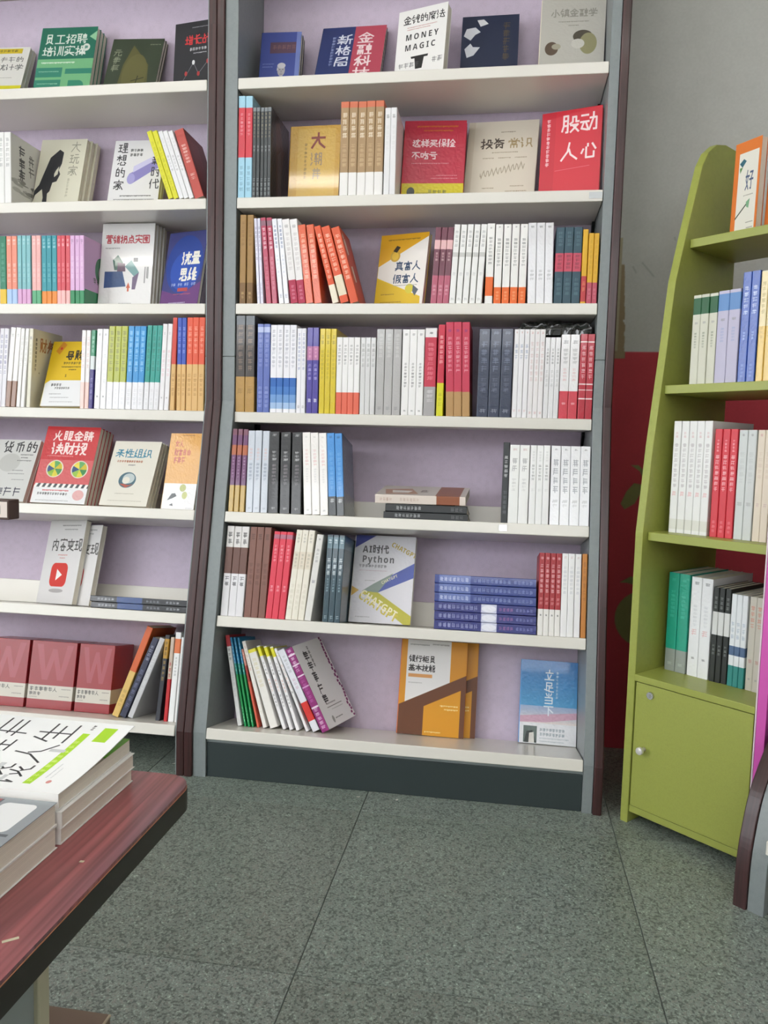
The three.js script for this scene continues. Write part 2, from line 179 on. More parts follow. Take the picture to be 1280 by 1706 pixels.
// an illegible printed character: a few bars and ticks
function blurGlyph(g, x, y, w, h) { const n = 2 + Math.floor(rnd() * 3); for (let i = 0; i < n; i++) { const yy = y + h * (0.12 + 0.76 * (i + rnd() * 0.4) / n); g.moveTo(x + w * (0.08 + rnd() * 0.15), yy); g.lineTo(x + w * (0.8 + rnd() * 0.15), yy); } const m = 1 + Math.floor(rnd() * 2); for (let i = 0; i < m; i++) { const xx = x + w * (0.25 + 0.5 * (i + rnd() * 0.5) / m); g.moveTo(xx, y + h * 0.06); g.lineTo(xx + w * (rnd() - 0.5) * 0.3, y + h * 0.94); } }
// write a string; '*' stands for an illegible character. o: vertical, weight, wide (width factor), gap
function write(g, str, x, y, size, color, o = {}) {
  const wd = size * (o.wide ?? 1), gap = size * (o.gap ?? 0.08); g.save(); g.strokeStyle = color; g.fillStyle = color; g.lineWidth = o.weight ?? size * 0.1; g.lineCap = 'square'; g.lineJoin = 'round';
  for (const ch of str) {
    if (ch !== ' ') { if (ch.charCodeAt(0) < 128 && ch !== '*') { g.font = 'bold ' + Math.round(size) + 'px ' + (o.font ?? 'sans-serif'); g.fillText(ch, x, y + size * 0.85); } else { g.beginPath(); if (!strokes(g, ch, x, y, wd, size)) blurGlyph(g, x, y, wd, size); g.stroke(); } }
    if (o.vertical) y += size + gap; else x += (ch.charCodeAt(0) < 128 && ch !== '*' && ch !== ' ' ? g.measureText(ch).width : wd) + gap;
  }
  g.restore();
}
const stars = (n) => '*'.repeat(n);
// a line of tiny print
function fine(g, x, y, w, color, h = 3) { g.save(); g.fillStyle = color; for (let p = x; p < x + w;) { const k = 2 + rnd() * 4; g.fillRect(p, y, k, h * (0.6 + rnd() * 0.4)); p += k + 1.2; } g.restore(); }
// ---------- book spines: one atlas cell per kind ----------
// c base colour, b colour bands [from, to, colour] (0 top .. 1 bottom), t columns of print [from, to, colour, characters], g glossy wrap, d depth, L label
const K = {
  lightblue_red: { c: '#9ccbe0', b: [[0.12, 0.6, '#d02c3f']], t: [[0.17, 0.4, '#f4e9ea', 6], [0.68, 0.94, '#5f8aa3', 5]], g: 1, d: 0.17, L: 'pale blue paperback with a red belt, beside the charcoal volumes' },
  charcoal_gilt: { c: '#34393c', b: [[0, 0.05, '#777e82']], t: [[0.06, 0.35, '#a89a78', 7], [0.42, 0.5, '#b9bdbd', 2], [0.78, 0.98, '#9fa6a8', 4]], g: 1, d: 0.17, L: 'charcoal volume with gilt print, next to the gold face-out book' },
  tan_white: { c: '#a98a63', b: [[0, 0.07, '#cf6f4e'], [0.75, 1, '#ece9e6']], t: [[0.12, 0.4, '#f0e6d2', 4], [0.45, 0.7, '#c9ad84', 5]], d: 0.16, L: 'tan paperback with orange top and white foot' },
  slim_white: { c: '#e4e3e4', t: [[0.08, 0.14, '#777', 1], [0.2, 0.5, '#d5d4d4', 5]], d: 0.16, L: 'slim plain white paperback between tan spines and red insurance book' },
  brown_kraft: { c: '#a07b45', b: [[0.76, 1, '#7d5c33']], t: [[0.08, 0.36, '#8a6838', 6], [0.86, 0.95, '#c9a86e', 2]], d: 0.15, L: 'kraft brown paperback at the upright of its shelf' },
  pale_violet: { c: '#dcd9ea', t: [[0.1, 0.5, '#8f8ca8', 8], [0.75, 0.96, '#b4b1c8', 4]], g: 1, d: 0.15, L: 'pale violet thin paperback leaning by the kraft brown ones' },
  crimson_title: { c: '#b63a58', b: [[0.04, 0.1, '#8d5e70']], t: [[0.12, 0.38, '#f0dfe3', 5], [0.45, 0.85, '#c96a82', 7]], g: 1, d: 0.15, L: 'crimson paperback with bold white title, leaning among white ones' },
  white_bluetitle: { c: '#e9e9ef', t: [[0.08, 0.36, '#3c4f7c', 6], [0.42, 0.7, '#b9bdcc', 6], [0.88, 0.95, '#7a7f90', 1]], g: 1, d: 0.15, L: 'leaning white paperback with small navy title' },
  white_crimson_foot: { c: '#eae7e6', b: [[0.72, 1, '#b3294c']], t: [[0.07, 0.12, '#888', 1], [0.16, 0.62, '#b9b3b3', 8], [0.78, 0.96, '#e9b9c5', 4]], d: 0.15, L: 'leaning white paperback with crimson foot band' },
  orange: { c: '#e0613a', t: [[0.12, 0.7, '#f2c3a8', 9]], g: 1, d: 0.14, L: 'plain orange paperback next to the crimson footed ones' },
  orange_white_foot: { c: '#e25a33', b: [[0.76, 1, '#ece2cd']], t: [[0.1, 0.7, '#f6d6c4', 9]], d: 0.14, L: 'orange paperback with broad cream foot, leaning steeply' },
  orange_cream_band: { c: '#e25a33', b: [[0.64, 0.9, '#e9dcc0']], t: [[0.1, 0.6, '#f6d6c4', 8]], d: 0.14, L: 'orange paperback with cream belt above its foot, leaning steeply' },
  orange_patch: { c: '#dd5a33', t: [[0.1, 0.7, '#f6d6c4', 9]], d: 0.14, L: 'orange paperback with white patches on its visible front cover' },
  maroon_pink: { c: '#6f3246', b: [[0.17, 0.29, '#e3b2b4'], [0.63, 1, '#b4526b']], t: [[0.33, 0.45, '#d9b9b4', 3], [0.75, 0.9, '#dba3b0', 3]], g: 1, d: 0.145, L: 'maroon paperback with pink label, by the yellow coin cover book' },
  white_grey_seal: { c: '#ecebe9', b: [[0.355, 0.41, '#c9c8c5']], t: [[0.08, 0.3, '#9a9a9a', 4], [0.6, 0.66, '#bbb', 1], [0.92, 0.97, '#888', 1]], d: 0.145, L: 'white paperback with pale grey seal stripe' },
  white_orange_belt: { c: '#eeece9', b: [[0.665, 0.9, '#ea6a24']], t: [[0.05, 0.08, '#555', 1], [0.17, 0.52, '#666', 8]], d: 0.145, L: 'white paperback with a high orange belt, single among lower belts' },
  white_orange_foot: { c: '#eeece9', b: [[0.79, 1, '#ea6a24']], t: [[0.03, 0.06, '#555', 1], [0.18, 0.54, '#5a5a5a', 8], [0.84, 0.96, '#f6c29b', 3]], d: 0.145, L: 'white paperback with orange foot band' },
  white_plain: { c: '#dddcdf', t: [[0.04, 0.08, '#666', 1], [0.58, 0.72, '#8a8a8a', 3]], g: 1, d: 0.145, L: 'greyish white paperback between orange footed and teal spines' },
  teal_red_label: { c: '#2f4e5c', b: [[0.34, 0.58, '#c7485e']], t: [[0.36, 0.56, '#7c2c40', 4], [0.06, 0.26, '#5d7d89', 4], [0.66, 0.9, '#55757f', 4]], d: 0.145, L: 'dark teal paperback with red label' },
  yellow_red: { c: '#e2ae22', b: [[0.63, 0.97, '#c03a3f']], t: [[0.7, 0.85, '#e8b26a', 2]], d: 0.14, L: 'taller yellow thin paperback with deep red lower part' },
  yellow_pink: { c: '#dfab24', b: [[0.7, 1, '#bf4f63']], t: [[0.1, 0.6, '#c79518', 7], [0.78, 0.95, '#e6a1a8', 3]], d: 0.14, L: 'yellow thin paperback with rose foot at the shelf end' },
  darkbrown_gold: { c: '#3d3633', b: [[0, 0.1, '#4c5359'], [0.63, 1, '#b38a44']], t: [[0.1, 0.58, '#8d7560', 7], [0.75, 0.82, '#8f6c31', 1]], g: 1, d: 0.17, L: 'thick dark brown wrapped volume with ochre foot' },
  periwinkle: { c: '#5a6cb4', b: [[0.04, 0.1, '#aab6dc']], t: [[0.12, 0.5, '#8794cd', 7], [0.7, 0.95, '#93a0d6', 5]], g: 1, d: 0.16, L: 'periwinkle blue paperback beside the dark brown volumes' },
  white_blue_foot: { c: '#ebeaef', b: [[0.6, 0.7, '#2b66b5'], [0.7, 0.79, '#4079c1'], [0.79, 0.88, '#6f9bd2'], [0.88, 0.95, '#a3c0e2']], t: [[0.06, 0.5, '#8d8f9c', 9]], d: 0.16, L: 'white paperback with foot printed in blue shades' },
  white_lilac_title: { c: '#e8e7ec', t: [[0.06, 0.5, '#7f86b0', 9], [0.9, 0.95, '#999', 1]], d: 0.155, L: 'thin white paperback with lilac title, by violet spines' },
  violet_pink: { c: '#4b3f9a', b: [[0.22, 0.38, '#b66f9e']], t: [[0.24, 0.36, '#e5b0c6', 3], [0.42, 0.62, '#bcb4e6', 4], [0.82, 0.88, '#fff', 1]], g: 1, d: 0.155, L: 'violet paperback with pink spine label' },
  yellow: { c: '#d8bf1e', t: [[0.08, 0.2, '#8f7d0c', 2], [0.25, 0.6, '#a8941a', 7]], g: 1, d: 0.155, L: 'plain yellow paperback between violet and white spines' },
  white_coral_foot: { c: '#edebea', b: [[0.715, 1, '#e26a52']], t: [[0.1, 0.37, '#6c6c6c', 6]], d: 0.145, L: 'white paperback with coral foot band' },
  lightgrey_title: { c: '#d7d6d6', t: [[0.08, 0.4, '#8b8b8b', 5]], g: 1, d: 0.145, L: 'light grey paperback beside the coral footed ones' },
  midgrey: { c: '#b4b2b1', t: [[0.06, 0.34, '#d9d8d6', 6], [0.9, 0.95, '#777', 1]], g: 1, d: 0.155, L: 'mid grey wrapped paperback' },
  white_black_title: { c: '#efedec', t: [[0.05, 0.09, '#777', 1], [0.39, 0.68, '#4a4a4a', 8], [0.93, 0.96, '#888', 1]], d: 0.155, L: 'white paperback with black title in mid spine, by the red belted one' },
  red_white_grey: { c: '#c5354c', b: [[0, 0.11, '#eae6e6'], [0.665, 1, '#a9a6a6']], t: [[0.17, 0.6, '#e1808d', 8], [0.05, 0.08, '#555', 1], [0.7, 0.85, '#d5d2d2', 3]], d: 0.16, L: 'thick red paperback with white top and grey foot' },
  red_yellow_foot: { c: '#ca3148', b: [[0.635, 1, '#d9d420']], t: [[0.12, 0.44, '#f2c9c4', 6], [0.74, 0.9, '#b5b01a', 3]], d: 0.155, L: 'red paperback with acid yellow foot' },
  rose_tan_foot: { c: '#c93a55', b: [[0.735, 1, '#b78f5c']], t: [[0.08, 0.12, '#7a2c80', 1], [0.16, 0.54, '#ecc3c8', 8]], d: 0.16, L: 'rose red paperback with tan foot band' },
  navy: { c: '#343c52', t: [[0.03, 0.08, '#8b93a6', 1], [0.14, 0.5, '#6f7890', 4], [0.55, 0.72, '#6b7389', 3], [0.9, 0.96, '#a9adb8', 1]], g: 1, d: 0.16, L: 'thick navy wrapped volume' },
  white_greyblue: { c: '#eae8ea', t: [[0.03, 0.06, '#c99', 1], [0.17, 0.35, '#8b94b0', 3], [0.9, 0.94, '#c88', 1]], d: 0.155, L: 'thin white paperback with grey blue title, beside the navy volumes' },
  white_pinktext: { c: '#e8e4e4', t: [[0.03, 0.07, '#c99', 1], [0.14, 0.6, '#d0b3b3', 7], [0.92, 0.96, '#c99', 1]], d: 0.155, L: 'thin white paperback with faint pink title' },
  white_short: { c: '#e4e3e4', t: [[0.14, 0.34, '#5d5d5d', 5], [0.4, 0.62, '#b5b5b5', 4]], g: 1, d: 0.145, L: 'shorter white paperback with black title, under the black plastic bundle' },
  white_red_foot: { c: '#ebe9ea', b: [[0.67, 1, '#d2404f']], t: [[0.07, 0.13, '#555', 1], [0.17, 0.36, '#999', 4], [0.4, 0.56, '#d99', 4], [0.8, 0.84, '#fff', 1]], g: 1, d: 0.15, L: 'white paperback with bright red foot, near the shelf end' },
  red_bars: { c: '#b8283a', b: [[0.09, 0.105, '#ecd6d6'], [0.58, 0.595, '#ecd6d6'], [0.65, 0.66, '#ecd6d6'], [0.75, 0.765, '#ecd6d6']], t: [[0.14, 0.54, '#f1dcdc', 6]], g: 1, d: 0.15, L: 'red paperback with white rules and title at the shelf end' },
  violet_gold_foot: { c: '#6a3a66', b: [[0, 0.08, '#7c4a5e'], [0.2, 0.32, '#b2603c'], [0.68, 1, '#bd9b4a']], t: [[0.34, 0.6, '#b08cae', 7]], g: 1, d: 0.155, L: 'purple paperback with golden foot' },
  silver_pinktitle: { c: '#c6ccd6', t: [[0.22, 0.38, '#d7a6a2', 4], [0.4, 0.62, '#707b92', 5], [0.93, 0.97, '#8a90a0', 1]], g: 1, d: 0.155, L: 'silver grey wrapped paperback beside the black volumes' },
  black_script: { c: '#26272a', t: [[0.03, 0.07, '#c9c9c9', 1], [0.24, 0.37, '#dcdcdc', 3], [0.4, 0.66, '#8a8288', 6], [0.92, 0.96, '#d9d9d9', 1]], g: 1, d: 0.16, L: 'thick black wrapped volume with white script title' },
  ivory_pinktitle: { c: '#efebe8', t: [[0.05, 0.08, '#bbb', 1], [0.21, 0.42, '#dba0a0', 5], [0.44, 0.62, '#cfcfcf', 6], [0.93, 0.96, '#aaa', 1]], g: 1, d: 0.155, L: 'ivory wrapped paperback with pink title' },
  skyblue_black_foot: { c: '#3f8fd6', b: [[0.77, 1, '#43484c']], t: [[0.04, 0.08, '#2b5f94', 1], [0.24, 0.7, '#63a7e0', 8], [0.79, 0.86, '#d0d4d6', 1]], g: 1, d: 0.155, L: 'sky blue paperback with black foot' },
  black_thin: { c: '#2d3134', t: [[0.17, 0.45, '#e9e9e9', 5], [0.6, 0.9, '#6a6f72', 5]], d: 0.14, L: 'single thin black paperback with white title' },
  white_big_title: { c: '#ececea', t: [[0.05, 0.09, '#a77', 1], [0.17, 0.36, '#8d8d8d', 2], [0.43, 0.6, '#b3b3b3', 4]], d: 0.145, L: 'white paperback with two large grey characters, beside the thin black one' },
  white_dotted: { c: '#ebebea', t: [[0.08, 0.22, '#ccc', 4], [0.25, 0.46, '#555', 5], [0.55, 0.6, '#ccc', 1]], d: 0.145, L: 'thin white paperback with dotted black title' },
  white_four_char: { c: '#ebebee', t: [[0.04, 0.07, '#555', 1], [0.17, 0.62, '#7c8088', 4], [0.68, 0.78, '#aaa', 2]], g: 1, d: 0.145, L: 'white paperback with four spaced characters at the shelf end' },
  white_brown_white: { c: '#6c4a41', b: [[0, 0.24, '#d9d6d4'], [0.53, 1, '#dfdde0']], t: [[0.07, 0.22, '#3c3a3a', 2], [0.56, 0.68, '#2f2f33', 2]], d: 0.16, L: 'white paperback with brown middle band' },
  cocoa: { c: '#7f554a', t: [[0.08, 0.17, '#5d3f38', 1], [0.4, 0.66, '#694238', 4]], d: 0.16, L: 'plain cocoa brown paperback' },
  coralred: { c: '#dc3a50', b: [[0.04, 0.09, '#b06a80']], t: [[0.16, 0.36, '#f4c9cc', 5], [0.62, 0.7, '#f0c0c6', 2]], d: 0.155, L: 'coral red paperback beside the cocoa brown ones' },
  cream_label: { c: '#e6e0d2', b: [[0.25, 0.44, '#ddd3c1']], t: [[0.05, 0.16, '#9a948a', 3], [0.27, 0.43, '#a59d8e', 4], [0.6, 0.9, '#d0c8b8', 5]], d: 0.16, L: 'cream paperback with beige label, leaning right' },
  offwhite_seal: { c: '#dcdad6', t: [[0.05, 0.08, '#555', 1], [0.17, 0.34, '#8a8a8a', 4], [0.53, 0.58, '#667', 1]], d: 0.15, L: 'off white paperback leaning on the cream ones' },
  deepteal: { c: '#24424f', b: [[0.03, 0.16, '#4d6e7c']], t: [[0.05, 0.12, '#cfe0e6', 1], [0.27, 0.48, '#e2eaed', 3], [0.5, 0.66, '#8fa9b3', 5], [0.92, 0.97, '#d2e0e6', 1]], g: 1, d: 0.155, L: 'deep teal wrapped paperback beside the arrow band cover' },
  red_white_foot: { c: '#a62f36', b: [[0.68, 1, '#e6e3df']], t: [[0.05, 0.1, '#e5b9b9', 1], [0.14, 0.5, '#eac6c6', 6], [0.54, 0.64, '#d58f8f', 2], [0.74, 0.77, '#555', 1]], d: 0.145, L: 'dark red paperback with white foot, by the blue stack' },
  white_thin_line: { c: '#e9e8e8', t: [[0.04, 0.08, '#b88', 1], [0.16, 0.5, '#bdbdc4', 7]], d: 0.145, L: 'thin white paperback between dark red and amber spines' },
  amber: { c: '#c07c33', t: [[0.1, 0.6, '#a5662a', 6]], d: 0.14, L: 'single amber brown thin paperback at the shelf end' },
  red_cap_white: { c: '#e4e5e6', b: [[0, 0.13, '#c63b44']], t: [[0.15, 0.3, '#444', 3], [0.35, 0.7, '#c5c7ca', 6]], d: 0.14, L: 'white paperback with red cap, leaning at the upright of the bottom shelf' },
  blue_green: { c: '#2d8ec0', b: [[0.3, 0.42, '#2a9a8c'], [0.42, 1, '#1f9a55']], t: [[0.06, 0.4, '#cfeaf0', 8], [0.78, 0.95, '#d6f0dc', 5]], d: 0.14, L: 'thin leaning booklet, blue above and green below' },
  coral_thin: { c: '#d8604a', b: [[0, 0.22, '#c98a7c'], [0.22, 0.42, '#a73c33']], t: [[0.05, 0.2, '#f0d5cc', 3]], d: 0.14, L: 'thin coral paperback leaning beside the green booklets' },
  ivory_tall: { c: '#ece8e2', t: [[0.06, 0.36, '#d6a49a', 6], [0.7, 0.85, '#d8d2c8', 3]], d: 0.14, L: 'tall ivory paperback leaning beside the thin coral one' },
  white_gold_print: { c: '#e8e5df', b: [[0, 0.05, '#e3db3c']], t: [[0.12, 0.5, '#d6c9a0', 7]], d: 0.14, L: 'white paperback with pale gold print, leaning' },
  white_yellow_cap: { c: '#eceaec', b: [[0.02, 0.13, '#e6df2a']], t: [[0.2, 0.36, '#555', 4], [0.4, 0.56, '#d99a86', 4], [0.58, 0.74, '#666', 4]], d: 0.14, L: 'white paperback with bright yellow cap, leaning' },
  white_orange_bits: { c: '#e9e7e8', t: [[0.05, 0.12, '#999', 2], [0.2, 0.5, '#e0b09c', 6], [0.52, 0.56, '#444', 1]], d: 0.14, L: 'white paperback with orange print leaning by the red belted one' },
  white_red_belt: { c: '#dfe0e8', b: [[0.65, 0.87, '#d4322c']], t: [[0.08, 0.3, '#9fa6a6', 5], [0.36, 0.5, '#c7a0b8', 3]], d: 0.14, L: 'white paperback with bright red belt, leaning' },
  magenta_pattern: { c: '#8e2a72', b: [[0.08, 0.1, '#e7d5e2'], [0.2, 0.215, '#e7d5e2'], [0.33, 0.345, '#e7d5e2'], [0.46, 0.475, '#d9a8cf'], [0.7, 0.72, '#e7d5e2']], t: [[0.02, 0.3, '#e9d8e6', 6], [0.34, 0.66, '#b86aa6', 7], [0.72, 0.97, '#e9d8e6', 5]], d: 0.14, L: 'magenta patterned spine paperback with white front, leaning lowest in the row' },
  white_ink: { c: '#e6e5e3', t: [[0.08, 0.5, '#8a8a8a', 6]], d: 0.15, L: 'white paperback with ink painting on its front, beside the silhouette cover' },
  acid_yellow: { c: '#d5d120', t: [[0.15, 0.9, '#b5b018', 9]], d: 0.14, L: 'acid yellow thin paperback leaning by the violet-ring cover' },
  white_leaning: { c: '#e3e2e4', t: [[0.1, 0.3, '#c9c9c9', 4], [0.36, 0.6, '#aaa', 5]], d: 0.14, L: 'white thin paperback leaning between yellow and brick red ones' },
  brick_red: { c: '#b9493f', t: [[0.22, 0.5, '#ecd2cb', 6], [0.64, 0.74, '#e6c6bd', 2]], d: 0.14, L: 'brick red paperback leaning against the upright' },
  green_yellow_foot: { c: '#1f7a5c', b: [[0.78, 1, '#e3bd2b']], t: [[0.1, 0.7, '#4f9a80', 7]], d: 0.14, L: 'thin green booklet with yellow foot' },
  peach_blue_foot: { c: '#e88f78', b: [[0.78, 1, '#a9c4e8']], t: [[0.05, 0.15, '#fbe0d8', 2], [0.4, 0.7, '#f4bdae', 4]], d: 0.14, L: 'thin peach booklet with pale blue foot' },
  aqua_pink_foot: { c: '#7fb9bf', b: [[0.78, 1, '#d8a3cd']], t: [[0.05, 0.15, '#d8f0f0', 2], [0.4, 0.7, '#a5d2d6', 4]], d: 0.14, L: 'thin aqua booklet with pink foot' },
  pink_green_foot: { c: '#eab0ac', b: [[0.8, 1, '#57a77a']], t: [[0.05, 0.15, '#fbe6e4', 2], [0.4, 0.7, '#f3cdca', 4]], d: 0.14, L: 'thin pale pink booklet with green foot' },
  teal_orange_foot: { c: '#2f93a0', b: [[0.81, 1, '#e58a30']], t: [[0.05, 0.2, '#bfe2e6', 3], [0.4, 0.7, '#63b2bc', 4]], d: 0.14, L: 'thin teal booklet with orange foot' },
  red_pink_foot: { c: '#d5505c', b: [[0.8, 1, '#f0b8b6']], t: [[0.05, 0.18, '#f6d0d2', 2], [0.4, 0.7, '#e48790', 4]], d: 0.14, L: 'thin red booklet with pale pink foot' },
  lilac_green_foot: { c: '#d9aed6', b: [[0.8, 1, '#2f8a5a']], t: [[0.05, 0.15, '#8d6a90', 1], [0.3, 0.65, '#e9cfe6', 4]], d: 0.14, L: 'thin lilac booklet with dark green foot' },
  white_violet_text: { c: '#e4e2e8', t: [[0.08, 0.6, '#6c6a98', 8]], d: 0.15, L: 'white paperback with violet title, beside the brown footed ones' },
  white_brown_foot: { c: '#e8e5e2', b: [[0.67, 1, '#8f6a55']], t: [[0.08, 0.14, '#999', 1]], g: 1, d: 0.15, L: 'white wrapped paperback with brown foot' },
  white_plain_gloss: { c: '#e3e1de', t: [[0.1, 0.5, '#c5c3c0', 6]], g: 1, d: 0.15, L: 'plain white wrapped paperback next to the cream accounting book' },
  cream_ledger: { c: '#e3dfcc', t: [[0.1, 0.16, '#667', 1], [0.2, 0.45, '#b9b49a', 5]], d: 0.15, L: 'cream book with brown title on its visible front cover' },
  white_pink_foot: { c: '#ece7e6', b: [[0.66, 1, '#ecc9c0']], t: [[0.08, 0.5, '#d9b8b4', 6]], g: 1, d: 0.15, L: 'white paperback with pale pink foot beside the yellow sales cover' },
  green_purple: { c: '#2f8a64', b: [[0.33, 0.5, '#cfd6d6'], [0.5, 1, '#3a2f7c']], t: [[0.08, 0.3, '#a9d8c2', 4], [0.6, 0.9, '#7d74b8', 4]], g: 1, d: 0.15, L: 'single thin paperback, green above and indigo below' },
  white_slim_pair: { c: '#e9e8ea', t: [[0.06, 0.1, '#777', 1], [0.15, 0.7, '#cfcfd2', 7], [0.83, 0.86, '#555', 1]], g: 1, d: 0.15, L: 'white wrapped paperback between indigo and lime spines' },
  lime_white_foot: { c: '#a7ad20', b: [[0.67, 1, '#e9e8ec']], t: [[0.06, 0.56, '#5f6410', 7], [0.75, 0.95, '#d0d0d4', 4]], g: 1, d: 0.155, L: 'lime green paperback with white foot' },
  azure_white_foot: { c: '#2a8fd0', b: [[0.67, 1, '#e9e8ec']], t: [[0.06, 0.56, '#9bd0ee', 7], [0.75, 0.95, '#d0d0d4', 4]], g: 1, d: 0.155, L: 'azure blue paperback with white foot' },
  turquoise_white_foot: { c: '#239a8e', b: [[0.67, 1, '#e9e8ec']], t: [[0.06, 0.56, '#1a6f68', 7], [0.75, 0.95, '#d0d0d4', 4]], g: 1, d: 0.155, L: 'turquoise paperback with white foot' },
  white_pink_title: { c: '#e9e6e8', t: [[0.1, 0.14, '#888', 1], [0.3, 0.62, '#e0b6bd', 6], [0.84, 0.87, '#555', 1]], d: 0.155, L: 'white paperback with pink title beside the turquoise ones' },
  red_tan_foot: { c: '#d0483c', b: [[0.5, 1, '#dcb273']], t: [[0.6, 0.85, '#b98a4e', 5]], d: 0.16, L: 'single thin red paperback with tan lower half, before the blue pair' },
  royalblue_tan_foot: { c: '#3a55b4', b: [[0.5, 1, '#dcb273']], t: [[0.1, 0.4, '#8fa0dc', 5], [0.6, 0.85, '#b98a4e', 5]], d: 0.16, L: 'thin royal blue paperback with tan lower half' },
  vermilion_tan_foot: { c: '#e0583a', b: [[0.5, 1, '#dcb273']], t: [[0.1, 0.4, '#f2b49e', 5], [0.6, 0.85, '#b98a4e', 5]], d: 0.16, L: 'vermilion paperback with tan lower half at the upright' },
  orange_yellow_lean: { c: '#d0602c', b: [[0.5, 1, '#d9b566']], t: [[0.7, 0.9, '#b5924a', 4]], d: 0.16, L: 'orange and yellow paperback leaning right beside the red boxes' },
  navy_lean: { c: '#2c3048', t: [[0.1, 0.3, '#b9bdd0', 4], [0.4, 0.9, '#6a7090', 6]], d: 0.15, L: 'navy paperback leaning right' },
  greywhite_lean: { c: '#bfc0c2', t: [[0.2, 0.7, '#d9dadb', 6]], d: 0.15, L: 'grey white thin paperback leaning right' },
  black_gilt_lean: { c: '#2b2d36', b: [[0.05, 0.28, '#b78a2c']], t: [[0.08, 0.26, '#4a3a1a', 3], [0.3, 0.55, '#b9953e', 4]], d: 0.15, L: 'black paperback with gold top on the lowest shelf' },
  red_beige: { c: '#c01f26', b: [[0, 0.5, '#c9b5a4']], t: [[0.3, 0.5, '#b03a3a', 3]], d: 0.15, L: 'thin paperback, beige above and red below' },
  white_orange_label: { c: '#ecebea', b: [[0.08, 0.24, '#dd7440']], t: [[0.28, 0.5, '#999', 6]], d: 0.155, L: 'white paperback with orange label on the lowest shelf' },
  white_upright: { c: '#eae9e8', t: [[0.1, 0.5, '#c9c8c6', 8]], d: 0.15, L: 'plain white paperback against the upright on the lowest shelf' },
  cream_green_cap: { c: '#c9c9b8', b: [[0.04, 0.22, '#215a36']], t: [[0.3, 0.34, '#888', 1], [0.42, 0.6, '#6c7560', 6]], d: 0.15, L: 'cream paperback with green cap in the green bookcase' },
  lilac_blue_cap: { c: '#b7b3c9', b: [[0.04, 0.22, '#5f8ac0']], t: [[0.3, 0.34, '#777', 1], [0.4, 0.56, '#8a98c0', 5]], d: 0.15, L: 'lilac paperback with blue cap in the green bookcase' },
  blue_white_title: { c: '#2750a8', t: [[0.13, 0.4, '#dfe4f0', 5], [0.54, 0.62, '#7f97d0', 3], [0.83, 0.96, '#5f7cc0', 4]], g: 1, d: 0.155, L: 'royal blue paperback with bold white title in the green bookcase' },
  ivory_yellow: { c: '#d9cfa6', b: [[0.02, 0.5, '#dfcf9a'], [0.5, 1, '#dcb95a']], t: [[0.1, 0.4, '#8f7a3c', 6], [0.5, 0.62, '#b08a35', 3]], g: 1, d: 0.155, L: 'ivory and yellow paperback beside the royal blue pair' },
  white_volume: { c: '#e2e2e0', b: [[0.87, 0.96, '#d5d5cd']], t: [[0.1, 0.16, '#c99', 2], [0.2, 0.6, '#9a8f92', 9], [0.62, 0.68, '#d99', 1]], d: 0.19, L: 'large white volume with grey red print in the green bookcase' },
  red_white_column: { c: '#cf3340', t: [[0.1, 0.22, '#e9a4aa', 4], [0.24, 0.58, '#f3dada', 7], [0.84, 0.96, '#e58b92', 3]], d: 0.16, L: 'red paperback with white column title in the green bookcase' },
  grey_white: { c: '#c9cdcb', t: [[0.04, 0.07, '#777', 1], [0.2, 0.5, '#b4b8b6', 5], [0.65, 0.7, '#888', 1]], d: 0.16, L: 'grey white paperback beside the red column titles' },
  cream_rose: { c: '#ddd0bd', t: [[0.04, 0.07, '#b77', 1], [0.2, 0.45, '#cdb7a4', 5], [0.65, 0.7, '#b99', 1]], d: 0.16, L: 'cream paperback at the end of the green bookcase shelf' },
  jade_grey_foot: { c: '#149a80', b: [[0.77, 1, '#8f9691']], t: [[0.06, 0.1, '#5dbfa8', 1], [0.18, 0.46, '#62c4ae', 7], [0.9, 0.94, '#b9c0ba', 1]], g: 1, d: 0.18, L: 'jade green volume with grey foot in the green bookcase' },
  white_tall: { c: '#e3e4e6', t: [[0.05, 0.09, '#444', 1], [0.28, 0.5, '#b9bcc2', 6], [0.52, 0.6, '#d99', 1], [0.8, 0.83, '#444', 1]], g: 1, d: 0.19, L: 'tall white volume with black emblem beside the jade volumes' },
  black_white_label: { c: '#242826', b: [[0.26, 0.5, '#d3d4d2']], t: [[0.1, 0.24, '#8f9490', 3], [0.6, 0.72, '#9a9f9c', 3]], d: 0.16, L: 'thin black paperback with white label in the green bookcase' },
  white_teal_foot: { c: '#dfe3e6', b: [[0.56, 0.66, '#50688a'], [0.77, 1, '#2f8480']], t: [[0.3, 0.5, '#8fa0b4', 3]], d: 0.15, L: 'white paperback with blue picture and teal foot' },
  beige_red_title: { c: '#c3beb2', t: [[0.1, 0.35, '#c9705a', 4], [0.66, 0.72, '#b0706a', 1], [0.86, 0.89, '#888', 1]], d: 0.15, L: 'beige paperback with red title beside the teal footed ones' },
  stack_blue_light: { c: '#2f3f86', b: [[0.05, 0.36, '#5e6fae']], t: [[0.06, 0.35, '#dfe4f2', 7], [0.39, 0.76, '#8f9cce', 9], [0.78, 0.97, '#8490c6', 5]], g: 1, d: 0.185, L: 'blue wrapped book with pale title panel, upper half of lying stack' },
  stack_blue_pill: { c: '#2a2f78', b: [[0.465, 0.615, '#c9cbe0']], t: [[0.05, 0.44, '#b9bfe0', 9], [0.64, 0.78, '#a8689c', 4], [0.8, 0.97, '#8d94c8', 5]], g: 1, d: 0.185, L: 'indigo wrapped book with white pill mark, lower half of lying stack' },
  stack_black: { c: '#25282b', t: [[0.14, 0.45, '#d9dcdc', 7], [0.8, 0.95, '#777', 3]], d: 0.16, L: 'black book lying flat under the cream and brown one' },
